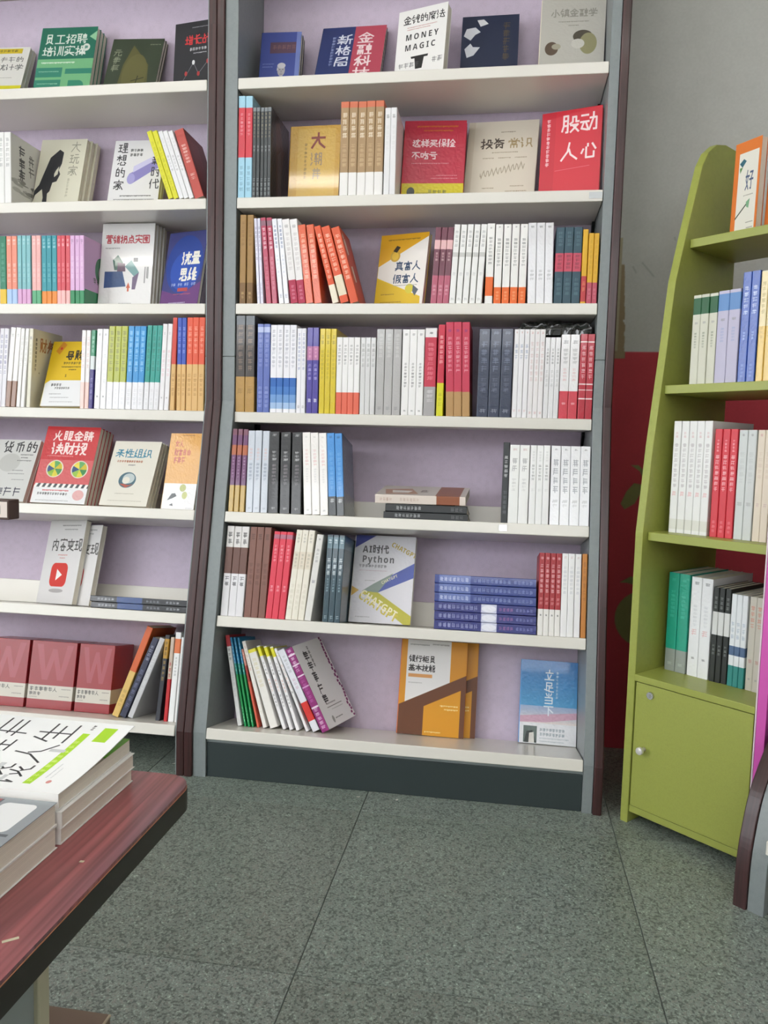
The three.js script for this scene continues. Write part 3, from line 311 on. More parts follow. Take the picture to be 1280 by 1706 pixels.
  stack_cream_brown: { c: '#e3d6cc', b: [[0.68, 0.93, '#9a6048']], t: [[0.06, 0.2, '#b08a78', 4], [0.28, 0.5, '#b59a8a', 6]], d: 0.16, L: 'cream book with brown belt lying on two black books' },
  stack_darkblue: { c: '#2b2d33', b: [[0.28, 0.54, '#3f5588']], t: [[0.08, 0.26, '#c3c7cc', 5], [0.58, 0.72, '#9a9ea6', 4], [0.78, 0.92, '#b9bcc2', 4]], g: 1, d: 0.16, L: 'black and blue wrapped book lying flat beside the play-button cover' },
  stack_prop: { c: '#2d2f33', d: 0.09, L: 'small dark book' },
  plain_white: { c: '#e9e7e3', d: 0.16 }, plain_red: { c: '#c23a40', d: 0.16 }, plain_navy: { c: '#2b3350', d: 0.16 }, plain_cream: { c: '#ddd3bf', d: 0.16 }, plain_green: { c: '#2f7f68', d: 0.16 }, plain_olive: { c: '#4a4f33', d: 0.16 },
  plain_black: { c: '#26262a', d: 0.16 }, plain_gold: { c: '#c29433', d: 0.16 }, plain_yellow: { c: '#d9bf22', d: 0.16 }, plain_orange: { c: '#d8702e', d: 0.16 }, plain_blue: { c: '#3f8fd0', d: 0.16 },
};
const SW = 56, SH = 400, SPN = 36, spineC = canvas(2048, 2048), spineG = spineC.getContext('2d');
Object.entries(K).forEach(([name, k], i) => {
  const x = (i % SPN) * SW, y = Math.floor(i / SPN) * (SH + 8), g = spineG; k.cell = [x + 1.5, y + 1.5, SW - 3, SH - 3]; k.name = name;
  g.save(); g.beginPath(); g.rect(x, y, SW, SH); g.clip(); g.fillStyle = k.c; g.fillRect(x, y, SW, SH);
  for (const [a, b, c] of k.b ?? []) { g.fillStyle = c; g.fillRect(x, y + a * SH, SW, (b - a) * SH); }
  const lying = name.startsWith('stack');
  for (const [a, b, c, n] of k.t ?? []) for (let q = 0; q < n; q++) {
    const s = (b - a) * SH / n * 0.86, w = Math.min(SW * 0.62, s * (lying ? 2.2 : 2.0)); g.strokeStyle = c; g.globalAlpha = parseInt(k.c.slice(3, 5), 16) < 150 ? 0.85 : 0.6; g.lineWidth = Math.max(1.5, s * 0.11); g.beginPath(); blurGlyph(g, x + (SW - w) / 2, y + a * SH + (b - a) * SH * q / n, w, s); g.stroke(); g.globalAlpha = 1;
  }
  if (name === 'stack_blue_pill') { g.fillStyle = '#e4e5f0'; g.beginPath(); g.ellipse(x + SW / 2, y + 0.54 * SH, SW * 0.36, 0.07 * SH, 0, 0, 7); g.fill(); }
  g.restore();
});
// ---------- front covers ----------
const CW = 256, CHH = 340, coverC = canvas(2048, 2048), COVERS = {}, CN = [];
function cover(name, f) { const i = CN.push(name) - 1, x = (i % 8) * CW, y = Math.floor(i / 8) * CHH, g = coverC.getContext('2d'); g.save(); g.beginPath(); g.rect(x, y, CW, CHH); g.clip(); g.translate(x, y); f(g, CW, CHH, (c, a, b, w, h) => { g.fillStyle = c; g.fillRect(a, b, w, h); }, (c, ...p) => { g.fillStyle = c; g.beginPath(); p.forEach(([u, v], j) => j ? g.lineTo(u, v) : g.moveTo(u, v)); g.closePath(); g.fill(); }, (c, u, v, r1, r2 = r1) => { g.fillStyle = c; g.beginPath(); g.ellipse(u, v, r1, r2, 0, 0, 7); g.fill(); }); g.restore(); COVERS[name] = [x + 2, y + 2, CW - 4, CHH - 4]; }
cover('portrait', (g, W, H, R, P, E) => { R('#3b4a92', 0, 0, W, H); R('#5a3f52', 60, 60, 180, 62); write(g, stars(5), 74, 74, 28, '#7c5a5c'); P('#20284e', [86, 300], [104, 262], [136, 250], [170, 258], [196, 300]); P('#d5d6dc', [126, 252], [152, 250], [142, 290]); E('#a9a5ac', 140, 218, 24, 34); E('#c6c4ca', 140, 192, 26, 16); P('#c6c4ca', [114, 194], [120, 216], [112, 220]); R('#5d5a66', 126, 212, 9, 4); R('#5d5a66', 146, 212, 9, 4); R('#7d7884', 138, 220, 4, 12); R('#6a6470', 131, 238, 18, 3); R('#cfd4e6', 20, 300, 200, 12); R('#6d7cb8', 225, 0, 31, H); fine(g, 20, 180, 70, '#7885c0', 5); fine(g, 20, 196, 60, '#7885c0', 5); });
cover('fintech', (g, W, H, R) => { R('#2d3a6c', 0, 0, W, H); R('#b84a5c', 132, 0, 124, H); write(g, '金融科技', 148, 40, 62, '#eed9da', { vertical: 1, weight: 7 }); write(g, '新格局', 68, 48, 58, '#d9dbe6', { vertical: 1, weight: 6 }); for (let i = 0; i < 10; i++) write(g, '*', 46, 60 + i * 17, 14, '#8d97bd', { weight: 2 }); });
cover('money', (g, W, H, R, P, E) => { R('#e9e7e4', 0, 0, W, H); write(g, '金钱的魔法', 28, 30, 40, '#2d2a2a', { weight: 4 }); fine(g, 50, 84, 150, '#c58f8c', 4); fine(g, 50, 94, 120, '#c58f8c', 4); write(g, 'MONEY', 44, 112, 38, '#2c2c2c', { gap: 0.22 }); write(g, 'MAGIC', 44, 160, 38, '#2c2c2c', { gap: 0.22 }); P('#222', [100, 226], [150, 226], [142, 282], [108, 282]); P('#222', [80, 222], [170, 222], [168, 232], [84, 232]); write(g, '****', 18, 246, 26, '#555', { weight: 2 }); write(g, '**', 190, 240, 26, '#555', { weight: 2 }); fine(g, 80, 312, 120, '#999', 4); });
cover('navyart', (g, W, H, R, P) => { R('#242c45', 0, 0, W, H); P('#d6d6d9', [66, 22], [96, 20], [118, 42], [82, 54]); P('#d0d2d8', [20, 62], [60, 56], [84, 80], [60, 92], [40, 118], [8, 96]); P('#d0d2d8', [14, 158], [40, 132], [52, 150], [84, 152], [56, 190], [26, 200]); write(g, stars(5), 182, 38, 34, '#5d4f38', { vertical: 1, weight: 3 }); });
cover('smalltown', (g, W, H, R, P, E) => { R('#b9b6ad', 0, 0, W, H); write(g, '小镇金融学', 40, 44, 34, '#8d8a80', { weight: 4 }); fine(g, 70, 96, 120, '#8a877d', 4); fine(g, 110, 112, 40, '#8a877d', 4); E('#5a4a3c', 48, 208, 26, 28); E('#a09a86', 66, 200, 18, 12); E('#4a4438', 168, 160, 38, 26); E('#8f8b66', 190, 190, 34, 44); E('#c6c3ba', 150, 190, 26, 20); });
cover('golddagu', (g, W, H, R, P, E) => { R('#c49a3e', 0, 0, W, H); R('#cba54c', 40, 16, 190, 308); write(g, '大', 108, 34, 70, '#7c2f2a', { weight: 10 }); write(g, '潮', 108, 122, 58, '#8f7c68', { weight: 5 }); write(g, '*', 112, 190, 50, '#9a8868', { weight: 5 }); for (let i = 0; i < 9; i++) write(g, '*', 74, 80 + i * 18, 14, '#8d7338', { weight: 2 }); });
cover('insurance', (g, W, H, R, P, E) => { R('#bf3048', 0, 0, W, H); R('#d3c320', 0, 262, W, 78); fine(g, 52, 24, 170, '#c9772c', 8); fine(g, 80, 42, 120, '#c9772c', 6); write(g, '这样买保险', 36, 80, 33, '#ecd4d7', { weight: 4.5 }); write(g, '不吃亏', 36, 130, 33, '#ecd4d7', { weight: 4.5 }); fine(g, 36, 178, 150, '#d98a95', 5); fine(g, 140, 228, 84, '#d98a95', 4); fine(g, 120, 240, 104, '#d98a95', 4); E('#3d4440', 40, 298, 16, 20); write(g, stars(4), 110, 288, 18, '#7c7a3a'); fine(g, 62, 300, 50, '#8d8430', 4); fine(g, 110, 318, 120, '#8d8430', 4); });
cover('investing', (g, W, H, R) => { R('#d9d0c0', 0, 0, W, H); R('#cfc4b2', 0, 0, 24, H); write(g, '投资', 50, 72, 42, '#4a4038', { weight: 4.5 }); write(g, '常识', 148, 72, 42, '#a48e66', { weight: 4 }); fine(g, 120, 46, 50, '#8f8370', 4); fine(g, 92, 128, 90, '#a4967f', 4); for (const x of [60, 116, 176]) fine(g, x, 150, 40, '#a4967f', 4); g.strokeStyle = '#a39782'; g.lineWidth = 2.5; g.beginPath(); g.moveTo(56, 226); for (let i = 0; i < 40; i++) g.lineTo(56 + i * 4, 218 - i * 0.9 + Math.sin(i * 1.7) * 14); g.stroke(); for (const [x, y, w] of [[66, 270, 40], [166, 264, 46], [46, 290, 60], [150, 284, 76], [120, 314, 60]]) fine(g, x, y, w, '#a4967f', 4); });
cover('gudong', (g, W, H, R) => { R('#cf2c3c', 0, 0, W, H); R('#c62839', 0, 0, 60, H); write(g, '股动', 86, 22, 72, '#f0dada', { weight: 8 }); write(g, '人心', 86, 130, 72, '#f0dada', { weight: 8 }); for (let i = 0; i < 11; i++) write(g, '*', 22, 30 + i * 17, 15, '#e9b9be', { weight: 2.5 }); g.strokeStyle = '#e0848c'; g.lineWidth = 1.5; g.beginPath(); g.moveTo(64, 236); g.lineTo(210, 230); g.stroke(); });
cover('richman', (g, W, H, R, P, E) => { R('#dda61a', 0, 0, W, H); P('#e9e6e0', [0, 150], [256, 20], [256, 316], [0, 200]); P('#d9b61c', [0, 200], [256, 300], [256, 340], [0, 340]); P('#e9e6e0', [226, 40], [256, 20], [256, 340], [240, 340]); fine(g, 40, 26, 170, '#8a6a1a', 6); E('#c9a23a', 86, 104, 26); E('#e0b93c', 86, 104, 18); P('#3a3020', [72, 80], [90, 56], [110, 64], [92, 88]); write(g, '真富人', 92, 130, 42, '#2f4664', { weight: 5 }); write(g, '假富人', 88, 188, 42, '#2f4664', { weight: 5 }); E('#cfc23a', 178, 256, 22); P('#555f6a', [196, 240], [226, 262], [210, 290], [196, 270]); fine(g, 30, 276, 70, '#9a7a1a', 5); fine(g, 30, 312, 110, '#9a7a1a', 5); fine(g, 90, 238, 120, '#9a9a90', 4); });
cover('aipython', (g, W, H, R, P) => { R('#d9d7de', 0, 0, W, H); P('#3b4290', [0, 0], [92, 0], [0, 54]); P('#c9a24a', [0, 200], [32, 216], [0, 240]); P('#3f51a6', [256, 104], [256, 160], [112, 222], [46, 218]); P('#7f8f86', [170, 146], [112, 222], [46, 218], [90, 190]); P('#b7b02c', [46, 218], [112, 222], [256, 306], [256, 340], [230, 340]); write(g, 'AI', 34, 40, 36, '#3c3a40'); write(g, '时代', 76, 40, 32, '#3c3a40', { weight: 4 }); write(g, 'Python', 34, 78, 36, '#4a484e'); write(g, stars(9), 24, 116, 12, '#77757c', { weight: 1.6 }); fine(g, 26, 138, 116, '#c0a9b4', 3); fine(g, 54, 176, 40, '#a8a6ac', 4);
  for (const [x, y, a, c, s] of [[160, 22, 0.42, '#b49a3c', 25], [46, 214, 0.5, '#c9b63a', 40], [52, 206, 0.5, '#efe8c8', 38]]) { g.save(); g.translate(x, y); g.rotate(a); write(g, 'CHATGPT', 0, 0, s, c, { gap: 0.02 }); g.restore(); } g.save(); g.translate(120, 178); g.rotate(-0.45); write(g, 'CHATGPT', 0, 0, 16, '#d9d4b8', { gap: 0 }); g.restore(); fine(g, 26, 314, 60, '#aaa8ae', 4); });
cover('bank', (g, W, H, R, P) => { R('#d58f1f', 0, 0, W, H); P('#e6e3e2', [24, 0], [192, 0], [192, 150], [24, 238]); P('#b56a1c', [24, 238], [192, 150], [192, 158], [24, 246]); P('#6b3f26', [0, 236], [256, 118], [256, 340], [0, 340]); P('#d9961e', [98, 236], [236, 172], [236, 340], [98, 340]); fine(g, 34, 18, 70, '#a9a6a4', 5); fine(g, 120, 14, 60, '#a9a6a4', 5); write(g, '银行柜员', 32, 58, 24, '#2f2a2a', { weight: 3 }); write(g, '基本技能', 32, 90, 24, '#2f2a2a', { weight: 3 }); R('#d99a5c', 32, 124, 92, 12); fine(g, 34, 154, 50, '#bbb8b6', 4); fine(g, 160, 228, 64, '#f0d79a', 6); fine(g, 176, 240, 48, '#f0d79a', 6); fine(g, 106, 322, 60, '#f0d79a', 5); });
cover('lizu', (g, W, H, R, P, E) => { for (let y = 0; y < H; y++) { const t = y / H, a = t < 0.55 ? [38 + t * 60, 118 + t * 60, 190 + t * 20] : t < 0.75 ? [150 + (t - 0.55) * 360, 170 + (t - 0.55) * 200, 205] : [225, 226, 230]; R(`rgb(${a.map(Math.round)})`, 0, y, W, 1); } P('#c9a0b4', [0, 230], [256, 205], [256, 230], [120, 250], [0, 255]); write(g, '立足当下', 106, 38, 44, '#dfe8f0', { vertical: 1, weight: 5 }); for (let i = 0; i < 8; i++) write(g, '*', 158, 46 + i * 14, 11, '#a9c6de', { weight: 1.6 }); R('#5a6864', 20, 268, 60, 66); P('#2c3433', [24, 334], [34, 290], [60, 286], [78, 334]); P('#d9d6cf', [44, 334], [46, 296], [66, 292], [70, 334]); write(g, stars(8), 92, 274, 13, '#8b98a0', { weight: 1.6 }); write(g, stars(8), 92, 292, 13, '#8b98a0', { weight: 1.6 }); fine(g, 92, 312, 130, '#b3bcc2', 4); fine(g, 92, 324, 110, '#b3bcc2', 4); });
cover('hygiene', (g, W, H, R) => { R('#dcdad4', 0, 0, W, H); R('#d2b92c', 90, 12, 130, 30); write(g, stars(6), 96, 18, 16, '#6d6430', { weight: 2 }); write(g, '***的', 90, 62, 34, '#5a5a58', { weight: 3 }); write(g, '*统计学', 80, 108, 38, '#555553', { weight: 3.4 }); R('#d3cb22', 0, 240, W, 100); fine(g, 100, 260, 90, '#e9e7c0', 8); fine(g, 90, 190, 110, '#a5a39c', 4); });
cover('recruit', (g, W, H, R, P, E) => { R('#1f6a56', 0, 0, W, 150); R('#6fae7c', 0, 150, W, 190); write(g, '员工招聘', 18, 34, 46, '#d8ddd4', { weight: 5 }); write(g, '培训实操', 18, 90, 46, '#d8ddd4', { weight: 5 }); E('#cfd5cc', 214, 98, 17); write(g, '*', 206, 90, 16, '#1f6a56', { weight: 2 }); R('#2f7f6a', 0, 190, 120, 44); R('#2f7f6a', 0, 246, 120, 42); R('#2f7f6a', 0, 298, 120, 42); R('#2f7f6a', 134, 196, 122, 24); R('#2f8268', 154, 250, 46, 50); g.fillStyle = '#2f8268'; g.beginPath(); g.arc(200, 275, 25, -1.57, 1.57); g.fill(); fine(g, 20, 164, 150, '#d5e2d2', 8); for (const y of [206, 262, 314]) fine(g, 14, y, 90, '#8fbfa4', 5); P('#8fc39a', [222, 48], [256, 20], [256, 70]); });
cover('darkgreen', (g, W, H, R, P, E) => { R('#3a4434', 0, 0, W, H); P('#5c5a34', [110, 40], [200, 150], [220, 340], [60, 340], [76, 150]); E('#65623a', 140, 200, 60, 110); write(g, '元**', 18, 60, 40, '#8d927c', { vertical: 1, weight: 4 }); E('#cdbf2a', 36, 278, 19); R('#b9a92c', 0, 326, W, 14); fine(g, 190, 34, 50, '#8d927c', 5); g.strokeStyle = '#2a2f20'; g.lineWidth = 4; g.beginPath(); g.moveTo(160, 210); g.lineTo(150, 290); g.moveTo(130, 240); g.lineTo(190, 220); g.stroke(); });
cover('growth', (g, W, H, R, P, E) => { R('#26262b', 0, 0, W, H); write(g, '增长战略', 60, 64, 44, '#c93438', { weight: 6 }); fine(g, 96, 28, 120, '#9a9aa0', 4); write(g, stars(6), 86, 122, 15, '#d0d0d2', { weight: 2 }); fine(g, 108, 146, 70, '#c0c0c4', 5); g.strokeStyle = '#8d8d93'; g.lineWidth = 2; g.beginPath(); g.moveTo(40, 290); g.lineTo(110, 190); g.lineTo(140, 244); g.lineTo(230, 150); g.stroke(); for (const [x, y, c] of [[40, 288, '#d9d9db'], [70, 238, '#a33'], [110, 190, '#d9d9db'], [140, 244, '#a33'], [190, 192, '#a33']]) E(c, x, y, 8, 11); for (let i = 0; i < 4; i++) fine(g, 40, 300 + i * 10, 190, '#7a2f36', 5); });
cover('bigplayer', (g, W, H, R, P) => { R('#d3d0bd', 0, 0, W, H); P('#25262c', [110, 52], [134, 66], [132, 120], [120, 150], [132, 170], [118, 204], [96, 210], [88, 250], [76, 262], [80, 300], [66, 312], [62, 340], [54, 340], [56, 280], [44, 240], [10, 268], [2, 300], [0, 250], [24, 220], [36, 180], [64, 90]); P('#d3d0bd', [106, 150], [120, 132], [118, 170], [100, 184], [98, 168]); write(g, '大玩家', 172, 14, 52, '#8f8d7e', { vertical: 1, weight: 4 }); write(g, stars(6), 176, 190, 14, '#b0ad98', { vertical: 1, weight: 2 }); write(g, '*', 132, 300, 14, '#444'); write(g, '*', 160, 304, 14, '#444'); write(g, '*', 196, 300, 14, '#444'); });
cover('ideal', (g, W, H, R, P, E) => { R('#dfdee0', 0, 0, W, H); P('#8d86c2', [92, 166], [230, 92], [238, 138], [196, 160], [112, 214], [86, 200]); E('#a49fd2', 104, 190, 20, 26); P('#c9c6e6', [110, 130], [228, 70], [232, 92], [110, 160]); write(g, '理想的家', 20, 14, 50, '#2f2f33', { vertical: 1, weight: 4.5, gap: 0.2 }); write(g, '新时代', 200, 76, 48, '#34343a', { vertical: 1, weight: 4.5, gap: 0.2 }); write(g, '****', 84, 44, 15, '#555', { weight: 2 }); write(g, '****', 84, 66, 15, '#555', { weight: 2 }); fine(g, 60, 270, 150, '#555', 6); fine(g, 30, 288, 200, '#777', 5); fine(g, 40, 318, 180, '#888', 5); });
cover('marketing', (g, W, H, R, P, E) => { R('#e3e2e1', 0, 0, W, H); write(g, '营销拐点突围', 20, 50, 33, '#b93f48', { weight: 4.5 }); fine(g, 20, 100, 70, '#999', 5); P('#2f4f80', [24, 196], [110, 196], [130, 256], [24, 262]); P('#3b6a58', [60, 150], [84, 130], [110, 160], [100, 190], [70, 190]); P('#5a3f58', [84, 160], [120, 164], [124, 196], [84, 196]); P('#6f9a9a', [120, 176], [150, 150], [190, 200], [172, 220]); P('#6a5a78', [160, 220], [190, 200], [176, 268], [160, 268]); P('#c25a3a', [132, 262], [142, 240], [152, 262], [146, 262], [146, 276], [138, 276], [138, 262]); P('#4a4e58', [160, 142], [182, 142], [182, 158], [160, 158]); for (const x of [216, 226]) fine(g, x, 178, 6, '#888', 70); fine(g, 100, 322, 60, '#999', 5); });
cover('traffic', (g, W, H, R, P, E) => { R('#3c3f78', 0, 0, W, H); E('#23408e', 130, 150, 120, 130); E('#2b4ea8', 140, 180, 96, 90); P('#6a3f78', [0, 262], [120, 290], [256, 230], [256, 340], [0, 340]); write(g, '流量', 112, 96, 56, '#e6e2d6', { weight: 9 }); write(g, '思维', 104, 168, 56, '#e6e2d6', { weight: 9 }); for (const x of [60, 104, 148, 192]) write(g, '**', x, 234, 15, '#aab6da', { weight: 2, gap: 0 }); R('#b54a48', 108, 256, 66, 16); fine(g, 84, 282, 110, '#b0566a', 5); fine(g, 60, 320, 110, '#c3b9d4', 5); });
cover('daogou', (g, W, H, R, P, E) => { R('#d9b516', 0, 0, W, H); P('#e3e4e6', [0, 224], [30, 206], [256, 206], [256, 340], [0, 340]); g.save(); g.translate(62, 30); g.rotate(0.6); R('#cf8a1c', -16, -22, 32, 62); g.restore(); E('#c9342c', 58, 40, 7); write(g, '导购', 96, 50, 50, '#2b2618', { weight: 7 }); write(g, '**', 200, 50, 50, '#2b2618', { weight: 7 }); write(g, stars(8), 88, 110, 14, '#6d5c14', { weight: 2 }); fine(g, 80, 134, 140, '#5f5012', 6); fine(g, 128, 148, 40, '#5f5012', 6); write(g, 'S', 112, 172, 20, '#3a3318'); write(g, stars(4), 40, 222, 15, '#555', { weight: 2 }); write(g, stars(7), 66, 240, 12, '#666', { weight: 1.6 }); fine(g, 40, 274, 70, '#8a8a8c', 4); fine(g, 50, 292, 110, '#9a9a9c', 4); fine(g, 50, 314, 140, '#aaa', 4); });
cover('currency', (g, W, H, R, P, E) => { R('#c9c9c6', 0, 0, W, H); E('#b9b9b5', 110, 130, 60, 50); write(g, '货币的', 48, 12, 62, '#2a2a2c', { weight: 6 }); fine(g, 160, 84, 70, '#555', 5); fine(g, 166, 100, 40, '#555', 5); fine(g, 150, 116, 80, '#666', 5); fine(g, 140, 170, 60, '#777', 5); fine(g, 120, 188, 90, '#888', 5); fine(g, 150, 220, 70, '#888', 4); write(g, '****', 20, 262, 48, '#3a3a48', { weight: 5 }); });
cover('hotred', (g, W, H, R, P, E) => { R('#c22f35', 0, 0, W, H); R('#cc5a5c', 0, 150, W, 106); write(g, '火眼金睛', 40, 22, 44, '#f0dcd8', { weight: 6 }); write(g, '读财报', 44, 74, 52, '#f0dcd8', { weight: 7 }); fine(g, 30, 132, 120, '#e29a98', 4); for (const x of [80, 196]) { E('#d8d2c2', x, 190, 40, 38); for (let i = 0; i < 7; i++) { g.fillStyle = ['#3f8a4a', '#d2c430', '#8fb83a', '#2c4a78', '#e0cf4a', '#5aa05a', '#c9b42c'][i]; g.beginPath(); g.moveTo(x, 190); g.arc(x, 190, 34, i * 0.9, i * 0.9 + 0.9); g.fill(); } } for (let i = 0; i < 20; i++) P(i % 2 ? '#40484c' : '#e8e6e2', [i * 13, 270], [i * 13 + 13, 270], [i * 13 + 20, 254], [i * 13 + 7, 254]); R('#dfdfe0', 0, 270, W, 70); E('#d8a6a4', 216, 300, 26, 22); fine(g, 46, 280, 120, '#c4555a', 6); write(g, stars(12), 24, 292, 11, '#555', { weight: 1.6 }); fine(g, 24, 324, 150, '#aaa', 4); });
cover('flexorg', (g, W, H, R, P, E) => { R('#dcd8cc', 0, 0, W, H); write(g, '柔性组织', 20, 44, 46, '#3d7f9a', { weight: 5 }); write(g, stars(11), 36, 104, 12, '#a4644a', { weight: 1.8 }); fine(g, 104, 126, 36, '#777', 6); E('#4a6a78', 118, 206, 46, 40); E('#b9c4c4', 124, 198, 32, 26); E('#dcd8cc', 112, 208, 20, 18); P('#b05a4c', [80, 226], [118, 246], [156, 226], [130, 232], [100, 226]); fine(g, 70, 274, 100, '#b0ab9c', 4); fine(g, 40, 310, 180, '#b9b4a6', 4); });
cover('woman', (g, W, H, R, P, E) => { R('#d59a42', 0, 0, W, 225); R('#dcdada', 0, 225, W, 115); write(g, '女人', 46, 34, 30, '#b0452e', { weight: 4 }); write(g, '财富自由', 46, 72, 30, '#b0452e', { weight: 4 }); write(g, '***', 46, 108, 28, '#b0452e', { weight: 4 }); fine(g, 96, 10, 90, '#8d5c2c', 4); E('#a9ad5c', 150, 244, 24, 16); E('#b5b86a', 170, 276, 20, 16); P('#34383c', [40, 300], [70, 270], [96, 268], [110, 280], [80, 290]); P('#34383c', [60, 320], [84, 312], [90, 324]); fine(g, 190, 330, 50, '#aaa', 4); });
cover('content', (g, W, H, R, P, E) => { R('#d8d6d6', 0, 0, W, H); fine(g, 90, 22, 130, '#888', 5); fine(g, 110, 38, 90, '#999', 5); write(g, '内容变现', 40, 78, 50, '#4a4846', { weight: 5 }); fine(g, 96, 142, 64, '#c98a88', 5); fine(g, 110, 154, 34, '#c98a88', 5); g.fillStyle = '#cf3f38'; g.beginPath(); g.roundRect(66, 176, 116, 94, 26); g.fill(); P('#f0ecea', [108, 200], [108, 246], [148, 223]); E('#a8a4a4', 124, 286, 50, 8); });
cover('hao', (g, W, H, R, P) => { R('#dd7a35', 0, 0, W, H); R('#e2e0d4', 44, 44, 190, 296); P('#3a6a78', [50, 80], [90, 66], [116, 76], [80, 96]); P('#5a8a4a', [54, 96], [84, 96], [60, 116]); write(g, '好', 120, 110, 74, '#4c5a78', { weight: 7 }); fine(g, 110, 200, 90, '#9a988c', 4); g.strokeStyle = '#3f4a3a'; g.lineWidth = 6; g.beginPath(); g.moveTo(40, 280); g.lineTo(150, 232); g.stroke(); P('#7fae86', [140, 226], [176, 216], [168, 250], [146, 244]); fine(g, 150, 300, 70, '#8d8b80', 4); fine(g, 160, 320, 60, '#8d8b80', 4); });
cover('dark_cover', (g, W, H, R, P, E) => { R('#3a322e', 0, 0, W, H); P('#5a4232', [60, 40], [120, 20], [180, 120], [120, 330], [60, 340]); P('#2a2c2c', [0, 0], [60, 0], [80, 340], [0, 340]); P('#6b645a', [90, 150], [140, 120], [150, 300], [100, 330]); });
cover('orange_cover', (g, W, H, R, P) => { R('#d4512e', 0, 0, W, H); P('#e9ddd0', [30, 60], [80, 40], [96, 110], [60, 120]); P('#e9ddd0', [60, 170], [110, 160], [120, 230], [80, 240]); P('#dcd0c4', [20, 40], [50, 20], [60, 40], [40, 60]); });
cover('bluegrey_cover', (g, W, H, R, P) => { R('#4f6076', 0, 0, W, 240); R('#5c6664', 0, 240, W, 100); write(g, '***', 40, 40, 34, '#6d7f96', { vertical: 1 }); fine(g, 120, 130, 60, '#6d7f96', 5); });
cover('lilac_cover', (g, W, H, R, P, E) => { R('#d3a8d0', 0, 0, W, 270); R('#3a8a60', 0, 262, W, 78); E('#3f7a5a', 170, 150, 60, 70); E('#d9c0d6', 180, 160, 34, 40); write(g, '**', 90, 190, 30, '#555', { weight: 4 }); });
cover('ledger', (g, W, H, R, P, E) => { R('#dcd6bd', 0, 0, W, H); write(g, '财务*', 60, 36, 60, '#a9713f', { weight: 7 }); for (let i = 0; i < 8; i++) write(g, '*', 22, 40 + i * 18, 15, '#6d6a58', { weight: 2 }); P('#b0642f', [170, 190], [210, 160], [230, 220], [190, 240]); for (let i = 0; i < 14; i++) E('#8a8066', 60 + rnd() * 170, 180 + rnd() * 150, 3 + rnd() * 5); });
cover('ink', (g, W, H, R, P, E) => { R('#d9d8d5', 0, 0, W, H); write(g, '***', 60, 40, 52, '#55545a', { vertical: 1, weight: 7 }); write(g, '**', 140, 60, 52, '#6a6a6a', { vertical: 1, weight: 6 }); for (let i = 0; i < 24; i++) E(['#a9a8a4', '#b9b8b4', '#8f8e8b'][i % 3], rnd() * W, 210 + rnd() * 60, 10 + rnd() * 30, 3 + rnd() * 8); });
cover('magenta_front', (g, W, H, R, P, E) => { R('#e3e1e3', 0, 0, W, H); for (let i = 0; i < 26; i++) R('#7c2f66', 226 + rnd() * 16, i * 13, 14, 8 + rnd() * 5); write(g, '***', 56, 34, 40, '#2f2d30', { vertical: 1, weight: 5 }); write(g, '**', 56, 168, 40, '#2f2d30', { vertical: 1, weight: 5 }); write(g, stars(5), 104, 20, 16, '#777', { vertical: 1, weight: 2 }); R('#8a8688', 60, 262, 130, 3); fine(g, 70, 248, 70, '#8a8688', 5); fine(g, 90, 274, 100, '#aaa', 3); E('#999', 70, 310, 9, 14); fine(g, 90, 308, 60, '#777', 5); });
cover('dusky', (g, W, H, R) => { R('#7c2f30', 0, 0, W, H); R('#8a3b3a', 40, 40, 120, 200); });
cover('streaks', (g, W, H, R, P) => { R('#c9c2ba', 0, 0, W, H); P('#b0876f', [20, 40], [150, 20], [180, 120], [40, 160]); P('#8f5a42', [0, 226], [W, 226], [W, 316], [0, 316]); P('#e3ded8', [60, 60], [130, 50], [120, 130], [70, 120]); write(g, '**', 90, 160, 30, '#5a4a44', { weight: 4 }); });
cover('nightblue', (g, W, H, R, P) => { R('#2a2c32', 0, 0, W, H); P('#3c4f80', [0, 90], [W, 110], [W, 190], [0, 180]); fine(g, 40, 40, 120, '#6a6e78', 6); fine(g, 40, 240, 140, '#6a6e78', 6); });
const spineT = ctex(spineC), coverT = ctex(coverC);
// two finishes: plain laminated paper and shrink-wrapped
const bump = (() => { const a = noiseGrid(32, 16), b = noiseGrid(64, 5); const t = new THREE.CanvasTexture(paint(canvas(256, 256), (x, y) => { const v = (a(x, y) * 0.75 + b(x * 0.4, y) * 0.25) * 255; return [v, v, v]; })); t.wrapS = t.wrapT = THREE.RepeatWrapping; return t; })();
const paper = [mat('#ffffff', 0.42, { map: spineT }), mat('#ffffff', 0.38, { map: coverT })];
const wrapT = bump.clone(); wrapT.repeat.set(14, 14);
const wrapped = [mat('#ffffff', 0.3, { map: spineT, clearcoat: 0.55, clearcoatRoughness: 0.05, bumpMap: wrapT, bumpScale: 0.0005 }), mat('#ffffff', 0.3, { map: coverT, clearcoat: 0.5, clearcoatRoughness: 0.04, bumpMap: wrapT, bumpScale: 0.0006 })];
const uvOf = (cell, u, v) => [(cell[0] + u * cell[2]) / 2048, 1 - (cell[1] + (1 - v) * cell[3]) / 2048];
